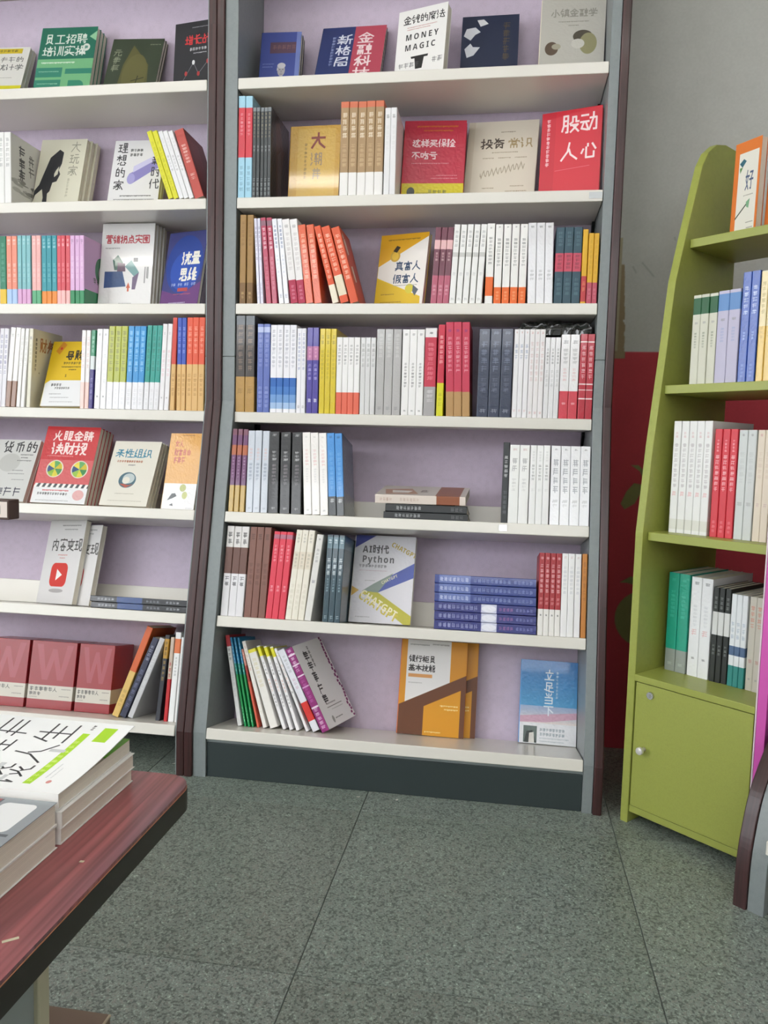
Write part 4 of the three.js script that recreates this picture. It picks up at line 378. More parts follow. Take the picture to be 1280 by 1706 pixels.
// cover of a book: spine at z = 0 facing +z, back board at x = 0, front board at x = t, depth d to -z
const geoCache = new Map();
function coverGeo(t, h, d, k, cov) {
  const key = [t, h, d, k.name, cov].map((v) => (typeof v === 'number' ? v.toFixed(4) : v)).join(); if (geoCache.has(key)) return geoCache.get(key);
  const r = Math.min(0.0022, t * 0.28), e = 0.0007, P = [], out = [[0, -d, -1, 0], [0, -r, -1, 0]];
  for (let i = 1; i <= 3; i++) { const a = Math.PI - i * Math.PI / 6; out.push([r + r * Math.cos(a), -r + r * Math.sin(a), Math.cos(a), Math.sin(a)]); }
  out.push([t - r, 0, 0, 1]); for (let i = 1; i <= 3; i++) { const a = Math.PI / 2 - i * Math.PI / 6; out.push([t - r + r * Math.cos(a), -r + r * Math.sin(a), Math.cos(a), Math.sin(a)]); }
  out.push([t, -d, 1, 0]);
  const pos = [], nor = [], uv = [], idx = [[], []];
  const quad = (a, b, c, q, na, nb, ua, ub, uc, uq, grp) => { const i = pos.length / 3; pos.push(...a, ...b, ...c, ...q); nor.push(...na, ...nb, ...nb, ...na); uv.push(...ua, ...ub, ...uc, ...uq); idx[grp].push(i, i + 1, i + 2, i, i + 2, i + 3); };
  for (let i = 0; i + 1 < out.length; i++) {
    const A = out[i], B = out[i + 1], last = i === out.length - 2, spine = (x) => Math.min(0.97, Math.max(0.03, x / t));
    let ua = spine(A[0]), ub = spine(B[0]), cell = k.cell, grp = 0;
    if (last && cov) { ua = 0; ub = 1; cell = COVERS[cov]; grp = 1; }
    quad([A[0], 0, A[1]], [B[0], 0, B[1]], [B[0], h, B[1]], [A[0], h, A[1]], [A[2], 0, A[3]], [B[2], 0, B[3]], uvOf(cell, ua, 0.003), uvOf(cell, ub, 0.003), uvOf(cell, ub, 0.997), uvOf(cell, ua, 0.997), grp);
    const inn = (o) => [Math.min(t - e, Math.max(e, o[0])), Math.min(-e, o[1])], a = inn(A), b = inn(B), c0 = uvOf(k.cell, ua && 0.5, 0.99), c1 = uvOf(k.cell, 0.5, 0.01);
    quad([A[0], h, A[1]], [B[0], h, B[1]], [b[0], h, b[1]], [a[0], h, a[1]], [0, 1, 0], [0, 1, 0], c0, c0, c0, c0, 0);
    quad([a[0], 0, a[1]], [b[0], 0, b[1]], [B[0], 0, B[1]], [A[0], 0, A[1]], [0, -1, 0], [0, -1, 0], c1, c1, c1, c1, 0);
  }
  const ce = uvOf(k.cell, 0.5, 0.9);
  quad([e, 0, -d], [0, 0, -d], [0, h, -d], [e, h, -d], [0, 0, -1], [0, 0, -1], ce, ce, ce, ce, 0); quad([t, 0, -d], [t - e, 0, -d], [t - e, h, -d], [t, h, -d], [0, 0, -1], [0, 0, -1], ce, ce, ce, ce, 0);
  const g = new THREE.BufferGeometry(); g.setAttribute('position', new THREE.Float32BufferAttribute(pos, 3)); g.setAttribute('normal', new THREE.Float32BufferAttribute(nor, 3)); g.setAttribute('uv', new THREE.Float32BufferAttribute(uv, 2));
  g.setIndex([...idx[0], ...idx[1]]); g.addGroup(0, idx[0].length, 0); if (idx[1].length) g.addGroup(idx[0].length, idx[1].length, 1);
  geoCache.set(key, g); return g;
}
function pageGeo(t, h, d) { const key = 'p' + [t, h, d].map((v) => v.toFixed(4)).join(); if (!geoCache.has(key)) geoCache.set(key, box(0.0008, t - 0.0008, 0.0012, h - 0.0012, -d + 0.0016, -0.0011)); return geoCache.get(key); }
function makeBook(t, h, d, k, cov, gloss, label, group) {
  const o = thing('paperback_book', label, 'book', [0, 0, 0], group), m = gloss ? wrapped : paper;
  part('cover', coverGeo(t, h, d, k, cov), cov ? m : m[0], o); part('page_block', pageGeo(t, h, d), M.page, o);
  return o;
}
// ---------- row frames: where each shelf row stands; rows 4-6 of the white cases are pitched back 12.1 degrees ----------
const YF = [1.861, 1.549, 1.266, 0.970, 0.697, 0.4195, 0.133], ZFR = [0, 0, 0, 0, 0.0645, 0.119, 0.1876], PITCH = 12.1 * Math.PI / 180;
const GREEN = new THREE.Vector3(1.06, 0, 0.205), GTURN = -42 * Math.PI / 180, GY = [1.391, 1.045, 0.702, 0.365], GN = [-0.145, -0.062, -0.06, -0.092];
function rowFrame(c, row) {
  if (c === 'G') return new THREE.Matrix4().makeTranslation(GREEN.x, GY[row], GREEN.z).multiply(new THREE.Matrix4().makeRotationY(GTURN)).multiply(new THREE.Matrix4().makeTranslation(0, 0, GN[row]));
  return new THREE.Matrix4().makeTranslation(0, YF[row], ZFR[row]).multiply(new THREE.Matrix4().makeRotationX(row > 3 ? -PITCH : 0));
}
const T4 = (x, y, z) => new THREE.Matrix4().makeTranslation(x, y, z), RX = (a) => new THREE.Matrix4().makeRotationX(a), RY = (a) => new THREE.Matrix4().makeRotationY(a), RZ = (a) => new THREE.Matrix4().makeRotationZ(a), D2R = Math.PI / 180;
function place(o, m) { m.decompose(o.position, o.quaternion, o.scale); return o; }
// n alike books with their spines out: x of the first spine, pitch between spines, height, lean in degrees (right positive), set back from the shelf edge, cover of the last one
function run(c, row, kind, n, x0, step, h, lean, set, before, after, fill, lastCover, yaw = 0) {
  const k = K[kind], a = lean * D2R, t = Math.max(0.004, step * Math.cos(a) * fill), F = rowFrame(c, row), core = k.L.split(/,| beside| next to| between| leaning| at the| by the| near the| under the| among| before the| in the| on the/)[0]; let first = null;
  for (let i = 0; i < n; i++) {
    const cov = lastCover && i === n - 1 ? lastCover : undefined, same = first && !cov;
    const label = n === 1 ? k.L : i === 0 ? core + ', end copy by the ' + before : i === n - 1 ? core + ', end copy by the ' + after : core + (n === 3 ? ', middle copy of three' : ', inner copy between its twins');
    const o = same ? first.clone() : makeBook(t, h, k.d, k, cov, k.g, label);
    if (same) { o.name = numbered('paperback_book'); o.userData.label = label; scene.add(o); } else if (!cov) first = o;
    if (n > 1) o.userData.group = core.split(' ').slice(0, 6).join(' ') + ' set';
    const x = x0 + i * step, dz = -set - rnd() * 0.003, hop = 0.0004;
    place(o, F.clone().multiply(a > 0 ? T4(x + t * Math.cos(a), hop, dz).multiply(RZ(-a)).multiply(T4(-t, 0, 0)) : T4(x, hop, dz).multiply(RZ(-a))).multiply(RY(-yaw * D2R)));
  }
}
// a face-out book and its copies behind: x of the middle, distance s of its foot from the shelf edge, width, height, turn, tilt, roll
function face(c, row, f, x, s, w, h, yaw, tilt, roll) {
  const F = rowFrame(c, row), k = K[f.spine], base = F.clone().multiply(T4(x, 0, -s)).multiply(RY(yaw * D2R)).multiply(RX(-tilt * D2R)).multiply(RZ(roll * D2R));
  for (let i = 0; i < (f.n ?? 1); i++) {
    const o = makeBook(f.t, h, w, k, f.cover, f.g, i ? f.L.split(' ').slice(0, 8).join(' ') + ', copy standing behind the front one' : f.L, f.n > 2 && i ? f.L.split(' ').slice(0, 5).join(' ') + ' copies' : undefined);
    place(o, base.clone().multiply(T4((f.dx ?? 0) * i - w / 2, Math.tan(tilt * D2R) * f.t * (i + 1) + Math.abs(roll * D2R) * w / 2 + 0.0006, -f.t * (i + 1) - 0.0006 * i)).multiply(RY(-Math.PI / 2)));
  }
}
// ---------- white bookcases against the back wall ----------
function bookcase(label, xL, xR, left, right, kick) {
  const t = thing('bookcase', label, 'bookcase', [xL, 0, 0]), X = -xL;
  const add = (name, g, m, parent = t) => part(name, g.translate(X, 0, 0), m, parent);
  const prof = (f, y0, y1) => { const zf = (y) => (y >= 1.0 ? 0 : y >= 0.12 ? (1.0 - y) * 0.2165 : 0.1905) + f, p = [[-0.243, y0]]; for (const y of [y0, 0.12, 1.0, y1]) if (y >= y0 && y <= y1) p.push([zf(y), y]); p.push([-0.243, y1]); return p; };
  for (const [a, b, kind] of [...left, ...right]) {
    if (kind === 'grey') { add('upright', profileX(prof(-0.001, 0, 1.121), a, b, 0.0012), M.upright); add('upright', profileX(prof(-0.001, 1.1225, 2.25), a, b, 0.0012), M.upright); }
    else add('side_trim', metreUV(profileX(prof(0.006, 0, 2.25), a, b, 0.003)), M.trim);
  }
  YF.forEach((y, i) => {
    const s = part('shelf', rbox(xL + 0.0008, xR - 0.0008, -0.029, 0, -0.216, 0, 0.0025), M.shelf, t); place(s, T4(X, 0, 0).multiply(rowFrame('M', i)));
    if (i === 4 || i === 5) { const u = part('back_upstand', rbox(xL + 0.002, xR - 0.002, 0.0005, 0.07, -0.2155, -0.2085, 0.0015), M.shelf, t); place(u, T4(X, 0, 0).multiply(rowFrame('M', i))); }
    if (i < 4) for (const [a, b] of [[xL + 0.001, xL + 0.008], [xR - 0.008, xR - 0.001]]) add('shelf_bracket', profileX([[-0.214, y - 0.0295], [-0.178, y - 0.0295], [-0.178, y - 0.04], [-0.214, y - 0.085]], a, b), M.bracket);
  });
  add('back_panel', box(xL, xR, 0.95, 2.22, -0.226, -0.2165), M.lavender);
  const lp = part('back_panel', box(xL, xR, -0.315, 0.585, -0.2245, -0.2165), M.lavender, t); place(lp, T4(X, 0, 0).multiply(rowFrame('M', 5)));
  add('kick_board', rbox(xL, xR, 0, 0.094, kick - 0.018, kick, 0.002), M.kick); add('kick_rail', box(xL, xR, 0.0945, 0.101, kick - 0.034, kick - 0.0015), M.upright);
  add('top_board', rbox(xL, xR, 2.222, 2.25, -0.24, 0, 0.002), M.shelf);
  return t;
}
const mainCase = bookcase('white shelved bookcase with grey uprights and dark trim, holding the lying blue book stack', 0, 0.97, [[-0.0585, -0.0365, 'wood'], [-0.036, -0.0005, 'grey']], [[0.9705, 0.995, 'grey'], [0.9955, 1.0175, 'wood']], 0.184);
bookcase('white shelved bookcase with dark trim, holding the three red boxes', -1.056, -0.0862, [[-1.115, -1.093, 'wood'], [-1.0925, -1.0565, 'grey']], [[-0.0858, -0.0815, 'grey'], [-0.081, -0.059, 'wood']], -0.06);
{ // strips of tape stuck on shelf edges
  const tp = (x0, x1, row, a) => { const o = part('tape_strip', rbox(x0, x1, -0.022, -0.006, -0.0003, 0.0006, 0.0002, 1), M.tape, mainCase); place(o, rowFrame('M', row).multiply(T4(0, 0, 0.0006))); o.rotation.z += a; };
  tp(0.935, 0.968, 1, 0); tp(0.742, 0.762, 4, 0);
}
// ---------- books standing and lying on the white cases ----------
run('M', 1, 'lightblue_red', 2, 0.0012, 0.01987, 0.2666, 0.0, 0.004, 'upright', 'charcoal and gilt spine', 0.975);
run('M', 1, 'charcoal_gilt', 5, 0.0418, 0.01041, 0.2354, 0.0, 0.004, 'lightblue and red spine', 'face-out book', 0.975, 'dark_cover');
run('M', 1, 'tan_white', 5, 0.2844, 0.02331, 0.2407, 0.0, 0.004, 'face-out book', 'white spine', 0.975);
run('M', 1, 'slim_white', 2, 0.4031, 0.01601, 0.2219, 0.0, 0.004, 'tan and white spine', 'red insurance book', 0.975);
run('M', 2, 'brown_kraft', 2, 0.0096, 0.02008, 0.2377, 0.0, 0.004, 'upright', 'pale and violet spine', 0.880);
run('M', 2, 'pale_violet', 2, 0.0607, 0.00954, 0.2280, -3.2, 0.004, 'brown and kraft spine', 'crimson spine', 0.880);
run('M', 2, 'crimson_title', 2, 0.0864, 0.01657, 0.2298, -5.0, 0.004, 'pale and violet spine', 'white and bluetitle spine', 0.880);
run('M', 2, 'white_bluetitle', 2, 0.1225, 0.01535, 0.2267, -6.2, 0.004, 'crimson spine', 'white and crimson spine', 0.880);
run('M', 2, 'white_crimson_foot', 2, 0.1558, 0.02108, 0.2249, -7.3, 0.004, 'white and bluetitle spine', 'orange spine', 0.975);
run('M', 2, 'orange', 2, 0.1988, 0.02331, 0.2094, -7.4, 0.004, 'white and crimson spine', 'orange and white spine', 0.880);
run('M', 2, 'orange_white_foot', 1, 0.2725, 0.01842, 0.2104, -15.4, 0.004, 'orange spine', 'orange and cream spine', 0.975);
run('M', 2, 'orange_cream_band', 1, 0.2953, 0.02413, 0.2087, -16.3, 0.004, 'orange and white spine', 'orange and patch spine', 0.975);
run('M', 2, 'orange_patch', 1, 0.3216, 0.02404, 0.2066, -16.3, 0.004, 'orange and cream spine', 'face-out book', 0.975, 'orange_cover');
run('M', 2, 'maroon_pink', 3, 0.5380, 0.01612, 0.1967, 2.4, 0.004, 'face-out book', 'white and grey spine', 0.975);
run('M', 2, 'white_grey_seal', 5, 0.5876, 0.01746, 0.2029, 2.3, 0.004, 'maroon and pink spine', 'white and orange spine', 0.880);
run('M', 2, 'white_orange_belt', 1, 0.6808, 0.02057, 0.2044, 0.1, 0.004, 'white and grey spine', 'white and orange spine', 0.975);
run('M', 2, 'white_orange_foot', 4, 0.7035, 0.02125, 0.2019, 0.0, 0.004, 'white and orange spine', 'white spine', 0.895);
run('M', 2, 'white_plain', 3, 0.7915, 0.02168, 0.2041, -1.4, 0.004, 'white and orange spine', 'teal and red spine', 0.975);
run('M', 2, 'teal_red_label', 3, 0.8583, 0.02218, 0.1919, 0.0, 0.004, 'white spine', 'yellow and red spine', 0.975);
run('M', 2, 'yellow_red', 1, 0.9257, 0.01356, 0.1858, 0.0, 0.004, 'teal and red spine', 'yellow and pink spine', 0.975);
run('M', 2, 'yellow_pink', 2, 0.9405, 0.01331, 0.1764, 0.0, 0.004, 'yellow and red spine', 'upright', 0.975);
run('M', 3, 'darkbrown_gold', 2, 0.0012, 0.02727, 0.2633, 0.0, 0.004, 'upright', 'periwinkle spine', 0.975);
run('M', 3, 'periwinkle', 2, 0.0626, 0.01833, 0.2410, 0.0, 0.004, 'darkbrown and gold spine', 'white and blue spine', 0.975);
run('M', 3, 'white_blue_foot', 4, 0.1007, 0.01841, 0.2385, 0.0, 0.004, 'periwinkle spine', 'white and lilac spine', 0.975);
run('M', 3, 'white_lilac_title', 2, 0.1753, 0.01309, 0.2293, 0.0, 0.004, 'white and blue spine', 'violet and pink spine', 0.975);
run('M', 3, 'violet_pink', 2, 0.2037, 0.01685, 0.2316, 0.0, 0.004, 'white and lilac spine', 'yellow spine', 0.975);
run('M', 3, 'yellow', 3, 0.2397, 0.01534, 0.2288, 0.0, 0.004, 'violet and pink spine', 'white and coral spine', 0.975);
run('M', 3, 'white_coral_foot', 4, 0.2866, 0.01629, 0.2064, 0.0, 0.004, 'yellow spine', 'lightgrey spine', 0.975);
run('M', 3, 'lightgrey_title', 3, 0.3531, 0.01392, 0.2060, 0.0, 0.004, 'white and coral spine', 'midgrey spine', 0.975);
run('M', 3, 'midgrey', 3, 0.3971, 0.02253, 0.2282, 0.0, 0.004, 'lightgrey spine', 'white and black spine', 0.975);
run('M', 3, 'white_black_title', 3, 0.4670, 0.01987, 0.2278, 0.0, 0.004, 'midgrey spine', 'red and white spine', 0.975);
run('M', 3, 'red_white_grey', 1, 0.5276, 0.03180, 0.2317, 0.0, 0.004, 'white and black spine', 'red and yellow spine', 0.975);
run('M', 3, 'red_yellow_foot', 1, 0.5626, 0.02036, 0.2407, 0.0, 0.004, 'red and white spine', 'rose and tan spine', 0.880);
run('M', 3, 'rose_tan_foot', 3, 0.5888, 0.02142, 0.2475, -1.8, 0.004, 'red and yellow spine', 'dark gap', 0.975);
run('M', 3, 'navy', 3, 0.6705, 0.02998, 0.2300, 0.0, 0.004, 'rose and tan spine', 'white and greyblue spine', 0.975);
run('M', 3, 'white_greyblue', 3, 0.7623, 0.01331, 0.2296, 0.0, 0.004, 'navy spine', 'white and pinktext spine', 0.975);
run('M', 3, 'white_pinktext', 3, 0.8027, 0.01323, 0.2297, 0.0, 0.004, 'white and greyblue spine', 'white spine', 0.975);
run('M', 3, 'white_short', 3, 0.8432, 0.01315, 0.2091, 0.0, 0.004, 'white and pinktext spine', 'white and red spine', 0.975);
run('M', 3, 'white_red_foot', 2, 0.8836, 0.02369, 0.2167, 0.0, 0.004, 'white spine', 'red and bars spine', 0.975);
run('M', 3, 'red_bars', 2, 0.9323, 0.01827, 0.2182, 0.0, 0.004, 'white and red spine', 'upright', 0.975);
run('M', 4, 'violet_gold_foot', 3, 0.0070, 0.01552, 0.2309, -1.5, 0.004, 'upright', 'silver and pinktitle spine', 0.895);
run('M', 4, 'silver_pinktitle', 3, 0.0560, 0.02078, 0.2275, -2.5, 0.004, 'violet and gold spine', 'black and script spine', 0.930);
run('M', 4, 'black_script', 3, 0.1195, 0.03197, 0.2254, -3.1, 0.004, 'silver and pinktitle spine', 'ivory and pinktitle spine', 0.880);
run('M', 4, 'ivory_pinktitle', 3, 0.2204, 0.02252, 0.2259, -5.2, 0.004, 'black and script spine', 'skyblue and black spine', 0.975);
run('M', 4, 'skyblue_black_foot', 2, 0.2895, 0.02126, 0.2259, -5.4, 0.004, 'ivory and pinktitle spine', 'empty shelf gap', 0.975, 'bluegrey_cover');
run('M', 4, 'black_thin', 1, 0.7452, 0.01739, 0.2129, 0.0, 0.004, 'face-out book', 'white spine', 0.975);
run('M', 4, 'white_big_title', 2, 0.7630, 0.02578, 0.2067, 0.0, 0.004, 'black spine', 'white and dotted spine', 0.975);
run('M', 4, 'white_dotted', 3, 0.8156, 0.01706, 0.2071, 0.0, 0.004, 'white spine', 'white and four spine', 0.975);
run('M', 4, 'white_four_char', 4, 0.8692, 0.02490, 0.2071, 0.0, 0.004, 'white and dotted spine', 'upright', 0.975);
run('M', 5, 'white_brown_white', 3, 0.0061, 0.02113, 0.2442, 0.0, 0.008, 'upright', 'cocoa spine', 0.975);
run('M', 5, 'cocoa', 3, 0.0719, 0.01973, 0.2448, 0.0, 0.008, 'white and brown spine', 'coralred spine', 0.975);
run('M', 5, 'coralred', 3, 0.1327, 0.01761, 0.2345, 1.8, 0.008, 'cocoa spine', 'cream spine', 0.975);
run('M', 5, 'cream_label', 3, 0.1867, 0.01733, 0.2419, 3.5, 0.008, 'coralred spine', 'offwhite and seal spine', 0.975);
run('M', 5, 'offwhite_seal', 1, 0.2397, 0.01873, 0.2315, 4.8, 0.008, 'cream spine', 'deepteal spine', 0.975);
run('M', 5, 'deepteal', 3, 0.2879, 0.01606, 0.2318, 0.0, 0.008, 'offwhite and seal spine', 'face-out book', 0.975);
run('M', 5, 'red_white_foot', 4, 0.8483, 0.01419, 0.2104, 0.0, 0.008, 'lying stack', 'white and line spine', 0.975);
run('M', 5, 'white_thin_line', 3, 0.9056, 0.01615, 0.2112, 0.0, 0.008, 'red and white spine', 'amber spine', 0.975);
run('M', 5, 'amber', 1, 0.9559, 0.01286, 0.2123, 0.0, 0.008, 'white and line spine', 'upright', 0.975);
run('M', 6, 'red_cap_white', 1, 0.0616, 0.01819, 0.2462, -13.2, 0.07, 'upright', 'blue and green spine', 0.675);
run('M', 6, 'blue_green', 3, 0.0802, 0.01070, 0.2428, -14.6, 0.07, 'red and white spine', 'coral spine', 0.545);
run('M', 6, 'coral_thin', 1, 0.1169, 0.01149, 0.2143, -16.9, 0.07, 'blue and green spine', 'ivory spine', 0.545);
run('M', 6, 'ivory_tall', 1, 0.1332, 0.01813, 0.2394, -19.3, 0.07, 'coral spine', 'white and gold spine', 0.625);
run('M', 6, 'white_gold_print', 1, 0.1534, 0.02409, 0.2191, -21.4, 0.07, 'ivory spine', 'white and yellow spine', 0.975);
run('M', 6, 'white_yellow_cap', 3, 0.1882, 0.01880, 0.2344, -22.9, 0.07, 'white and gold spine', 'white and orange spine', 0.545);
run('M', 6, 'white_orange_bits', 1, 0.2526, 0.01524, 0.2369, -26.5, 0.07, 'white and yellow spine', 'white and red spine', 0.565);
run('M', 6, 'white_red_belt', 1, 0.2719, 0.02235, 0.2363, -28.8, 0.07, 'white and orange spine', 'magenta and pattern spine', 0.975);
run('M', 6, 'magenta_pattern', 1, 0.2968, 0.02982, 0.2417, -29.4, 0.07, 'white and red spine', 'upright', 0.975, 'magenta_front', 23);
run('L', 1, 'white_ink', 2, -0.7143, 0.02062, 0.1959, 0.0, 0.004, 'outer side', 'face-out book', 0.975, 'ink');
run('L', 1, 'acid_yellow', 2, -0.1980, 0.01559, 0.1925, -19.6, 0.004, 'face-out book', 'white and leaning spine', 0.975);
run('L', 1, 'white_leaning', 3, -0.1663, 0.01447, 0.1911, -19.4, 0.004, 'acid and yellow spine', 'brick and red spine', 0.975);
run('L', 1, 'brick_red', 1, -0.1218, 0.02880, 0.1921, -18.6, 0.004, 'white and leaning spine', 'upright', 0.975, 'dusky');
run('L', 2, 'green_yellow_foot', 1, -0.7118, 0.02086, 0.1904, 0.0, 0.004, 'outer side', 'peach and blue spine', 0.975);
run('L', 2, 'peach_blue_foot', 2, -0.6904, 0.01685, 0.1902, 0.0, 0.004, 'green and yellow spine', 'aqua and pink spine', 0.975);
run('L', 2, 'aqua_pink_foot', 3, -0.6562, 0.01360, 0.1917, 0.0, 0.004, 'peach and blue spine', 'pink and green spine', 0.975);
run('L', 2, 'pink_green_foot', 2, -0.6126, 0.01473, 0.1912, 0.0, 0.004, 'aqua and pink spine', 'teal and orange spine', 0.975);
run('L', 2, 'teal_orange_foot', 3, -0.5820, 0.01585, 0.1907, 0.0, 0.004, 'pink and green spine', 'red and pink spine', 0.975);
run('L', 2, 'red_pink_foot', 3, -0.5339, 0.01338, 0.1901, 0.0, 0.004, 'teal and orange spine', 'lilac and green spine', 0.975);
run('L', 2, 'lilac_green_foot', 3, -0.4932, 0.01439, 0.1896, 0.0, 0.004, 'red and pink spine', 'upright', 0.975, 'lilac_cover');
run('L', 3, 'white_violet_text', 2, -0.7288, 0.01398, 0.2258, 4.0, 0.004, 'outer side', 'white and brown spine', 0.975);
run('L', 3, 'white_brown_foot', 2, -0.7003, 0.01592, 0.2290, 5.6, 0.004, 'white and violet spine', 'white and gloss spine', 0.975);
run('L', 3, 'white_plain_gloss', 2, -0.6662, 0.01359, 0.2264, 5.0, 0.004, 'white and brown spine', 'cream and ledger spine', 0.880);
run('L', 3, 'cream_ledger', 1, -0.6343, 0.01220, 0.2258, 3.6, 0.004, 'white and gloss spine', 'face-out book', 0.975, 'ledger');
run('L', 3, 'white_pink_foot', 2, -0.4665, 0.01323, 0.2215, 2.4, 0.004, 'face-out book', 'green and purple spine', 0.975);
run('L', 3, 'green_purple', 1, -0.4395, 0.01319, 0.2218, 3.2, 0.004, 'white and pink spine', 'white and pair spine', 0.975);
run('L', 3, 'white_slim_pair', 2, -0.4224, 0.01779, 0.2253, 3.0, 0.004, 'green and purple spine', 'lime and white spine', 0.975);
run('L', 3, 'lime_white_foot', 3, -0.3863, 0.01940, 0.2334, 2.9, 0.004, 'white and pair spine', 'azure and white spine', 0.975);
run('L', 3, 'azure_white_foot', 3, -0.3270, 0.01799, 0.2336, 2.9, 0.004, 'lime and white spine', 'turquoise and white spine', 0.975);
run('L', 3, 'turquoise_white_foot', 3, -0.2720, 0.01501, 0.2359, 3.3, 0.004, 'azure and white spine', 'white and pink spine', 0.975);
run('L', 3, 'white_pink_title', 2, -0.2259, 0.01573, 0.2405, 3.0, 0.004, 'turquoise and white spine', 'red and tan spine', 0.880);
run('L', 3, 'red_tan_foot', 1, -0.1919, 0.01504, 0.2575, 2.0, 0.004, 'white and pink spine', 'royalblue and tan spine', 0.880);
run('L', 3, 'royalblue_tan_foot', 2, -0.1728, 0.01333, 0.2570, 0.8, 0.004, 'red and tan spine', 'vermilion and tan spine', 0.975);
run('L', 3, 'vermilion_tan_foot', 3, -0.1451, 0.01786, 0.2581, 0.8, 0.004, 'royalblue and tan spine', 'upright', 0.975);
run('L', 6, 'orange_yellow_lean', 1, -0.2909, 0.02064, 0.2596, 17.5, 0.045, 'outer side', 'navy spine', 0.975);
run('L', 6, 'navy_lean', 1, -0.2688, 0.02009, 0.2312, 19.3, 0.045, 'orange and yellow spine', 'greywhite spine', 0.975);
run('L', 6, 'greywhite_lean', 1, -0.2457, 0.01856, 0.2310, 18.4, 0.045, 'navy spine', 'face-out book', 0.880);
run('L', 6, 'black_gilt_lean', 1, -0.1646, 0.01332, 0.2313, 1.8, 0.045, 'face-out book', 'red and beige spine', 0.975);
run('L', 6, 'red_beige', 1, -0.1404, 0.01060, 0.2266, 0.0, 0.045, 'black and gilt spine', 'white and orange spine', 0.975);
run('L', 6, 'white_orange_label', 1, -0.1284, 0.01683, 0.2410, 0.0, 0.045, 'red and beige spine', 'white and upright spine', 0.975);
run('L', 6, 'white_upright', 1, -0.1105, 0.01631, 0.2282, 0.0, 0.045, 'white and orange spine', 'upright', 0.975);
run('G', 1, 'cream_green_cap', 3, 0.0741, 0.01950, 0.1997, 0.0, 0.004, 'upright', 'lilac and blue spine', 0.975);
run('G', 1, 'lilac_blue_cap', 2, 0.1335, 0.02581, 0.2016, 0.0, 0.004, 'cream and green spine', 'blue and white spine', 0.975);
run('G', 1, 'blue_white_title', 2, 0.1871, 0.01905, 0.2343, 0.0, 0.004, 'lilac and blue spine', 'ivory and yellow spine', 0.975);
run('G', 1, 'ivory_yellow', 3, 0.2269, 0.01539, 0.2314, 0.0, 0.004, 'blue and white spine', 'pink panel', 0.975);
run('G', 2, 'white_volume', 5, 0.0455, 0.01897, 0.2596, 0.0, 0.004, 'upright', 'red and white spine', 0.975);
run('G', 2, 'red_white_column', 3, 0.1469, 0.01724, 0.2414, 0.0, 0.004, 'white and volume spine', 'grey and white spine', 0.975);
run('G', 2, 'grey_white', 2, 0.2013, 0.01956, 0.2394, 0.0, 0.004, 'red and white spine', 'cream and rose spine', 0.975);
run('G', 2, 'cream_rose', 2, 0.2419, 0.01638, 0.2393, 0.0, 0.004, 'grey and white spine', 'pink panel', 0.975);
run('G', 3, 'jade_grey_foot', 2, 0.0360, 0.02744, 0.2380, 0.0, 0.004, 'upright', 'white spine', 0.975);
run('G', 3, 'white_tall', 2, 0.0936, 0.02688, 0.2354, 0.0, 0.004, 'jade and grey spine', 'black and white spine', 0.975);
run('G', 3, 'black_white_label', 3, 0.1500, 0.01346, 0.2198, 0.0, 0.004, 'white spine', 'white and teal spine', 0.975);
run('G', 3, 'white_teal_foot', 3, 0.1923, 0.01268, 0.2108, 0.0, 0.004, 'black and white spine', 'beige and red spine', 0.975);
run('G', 3, 'beige_red_title', 2, 0.2333, 0.01622, 0.2112, 0.0, 0.004, 'white and teal spine', 'pink panel', 0.975);
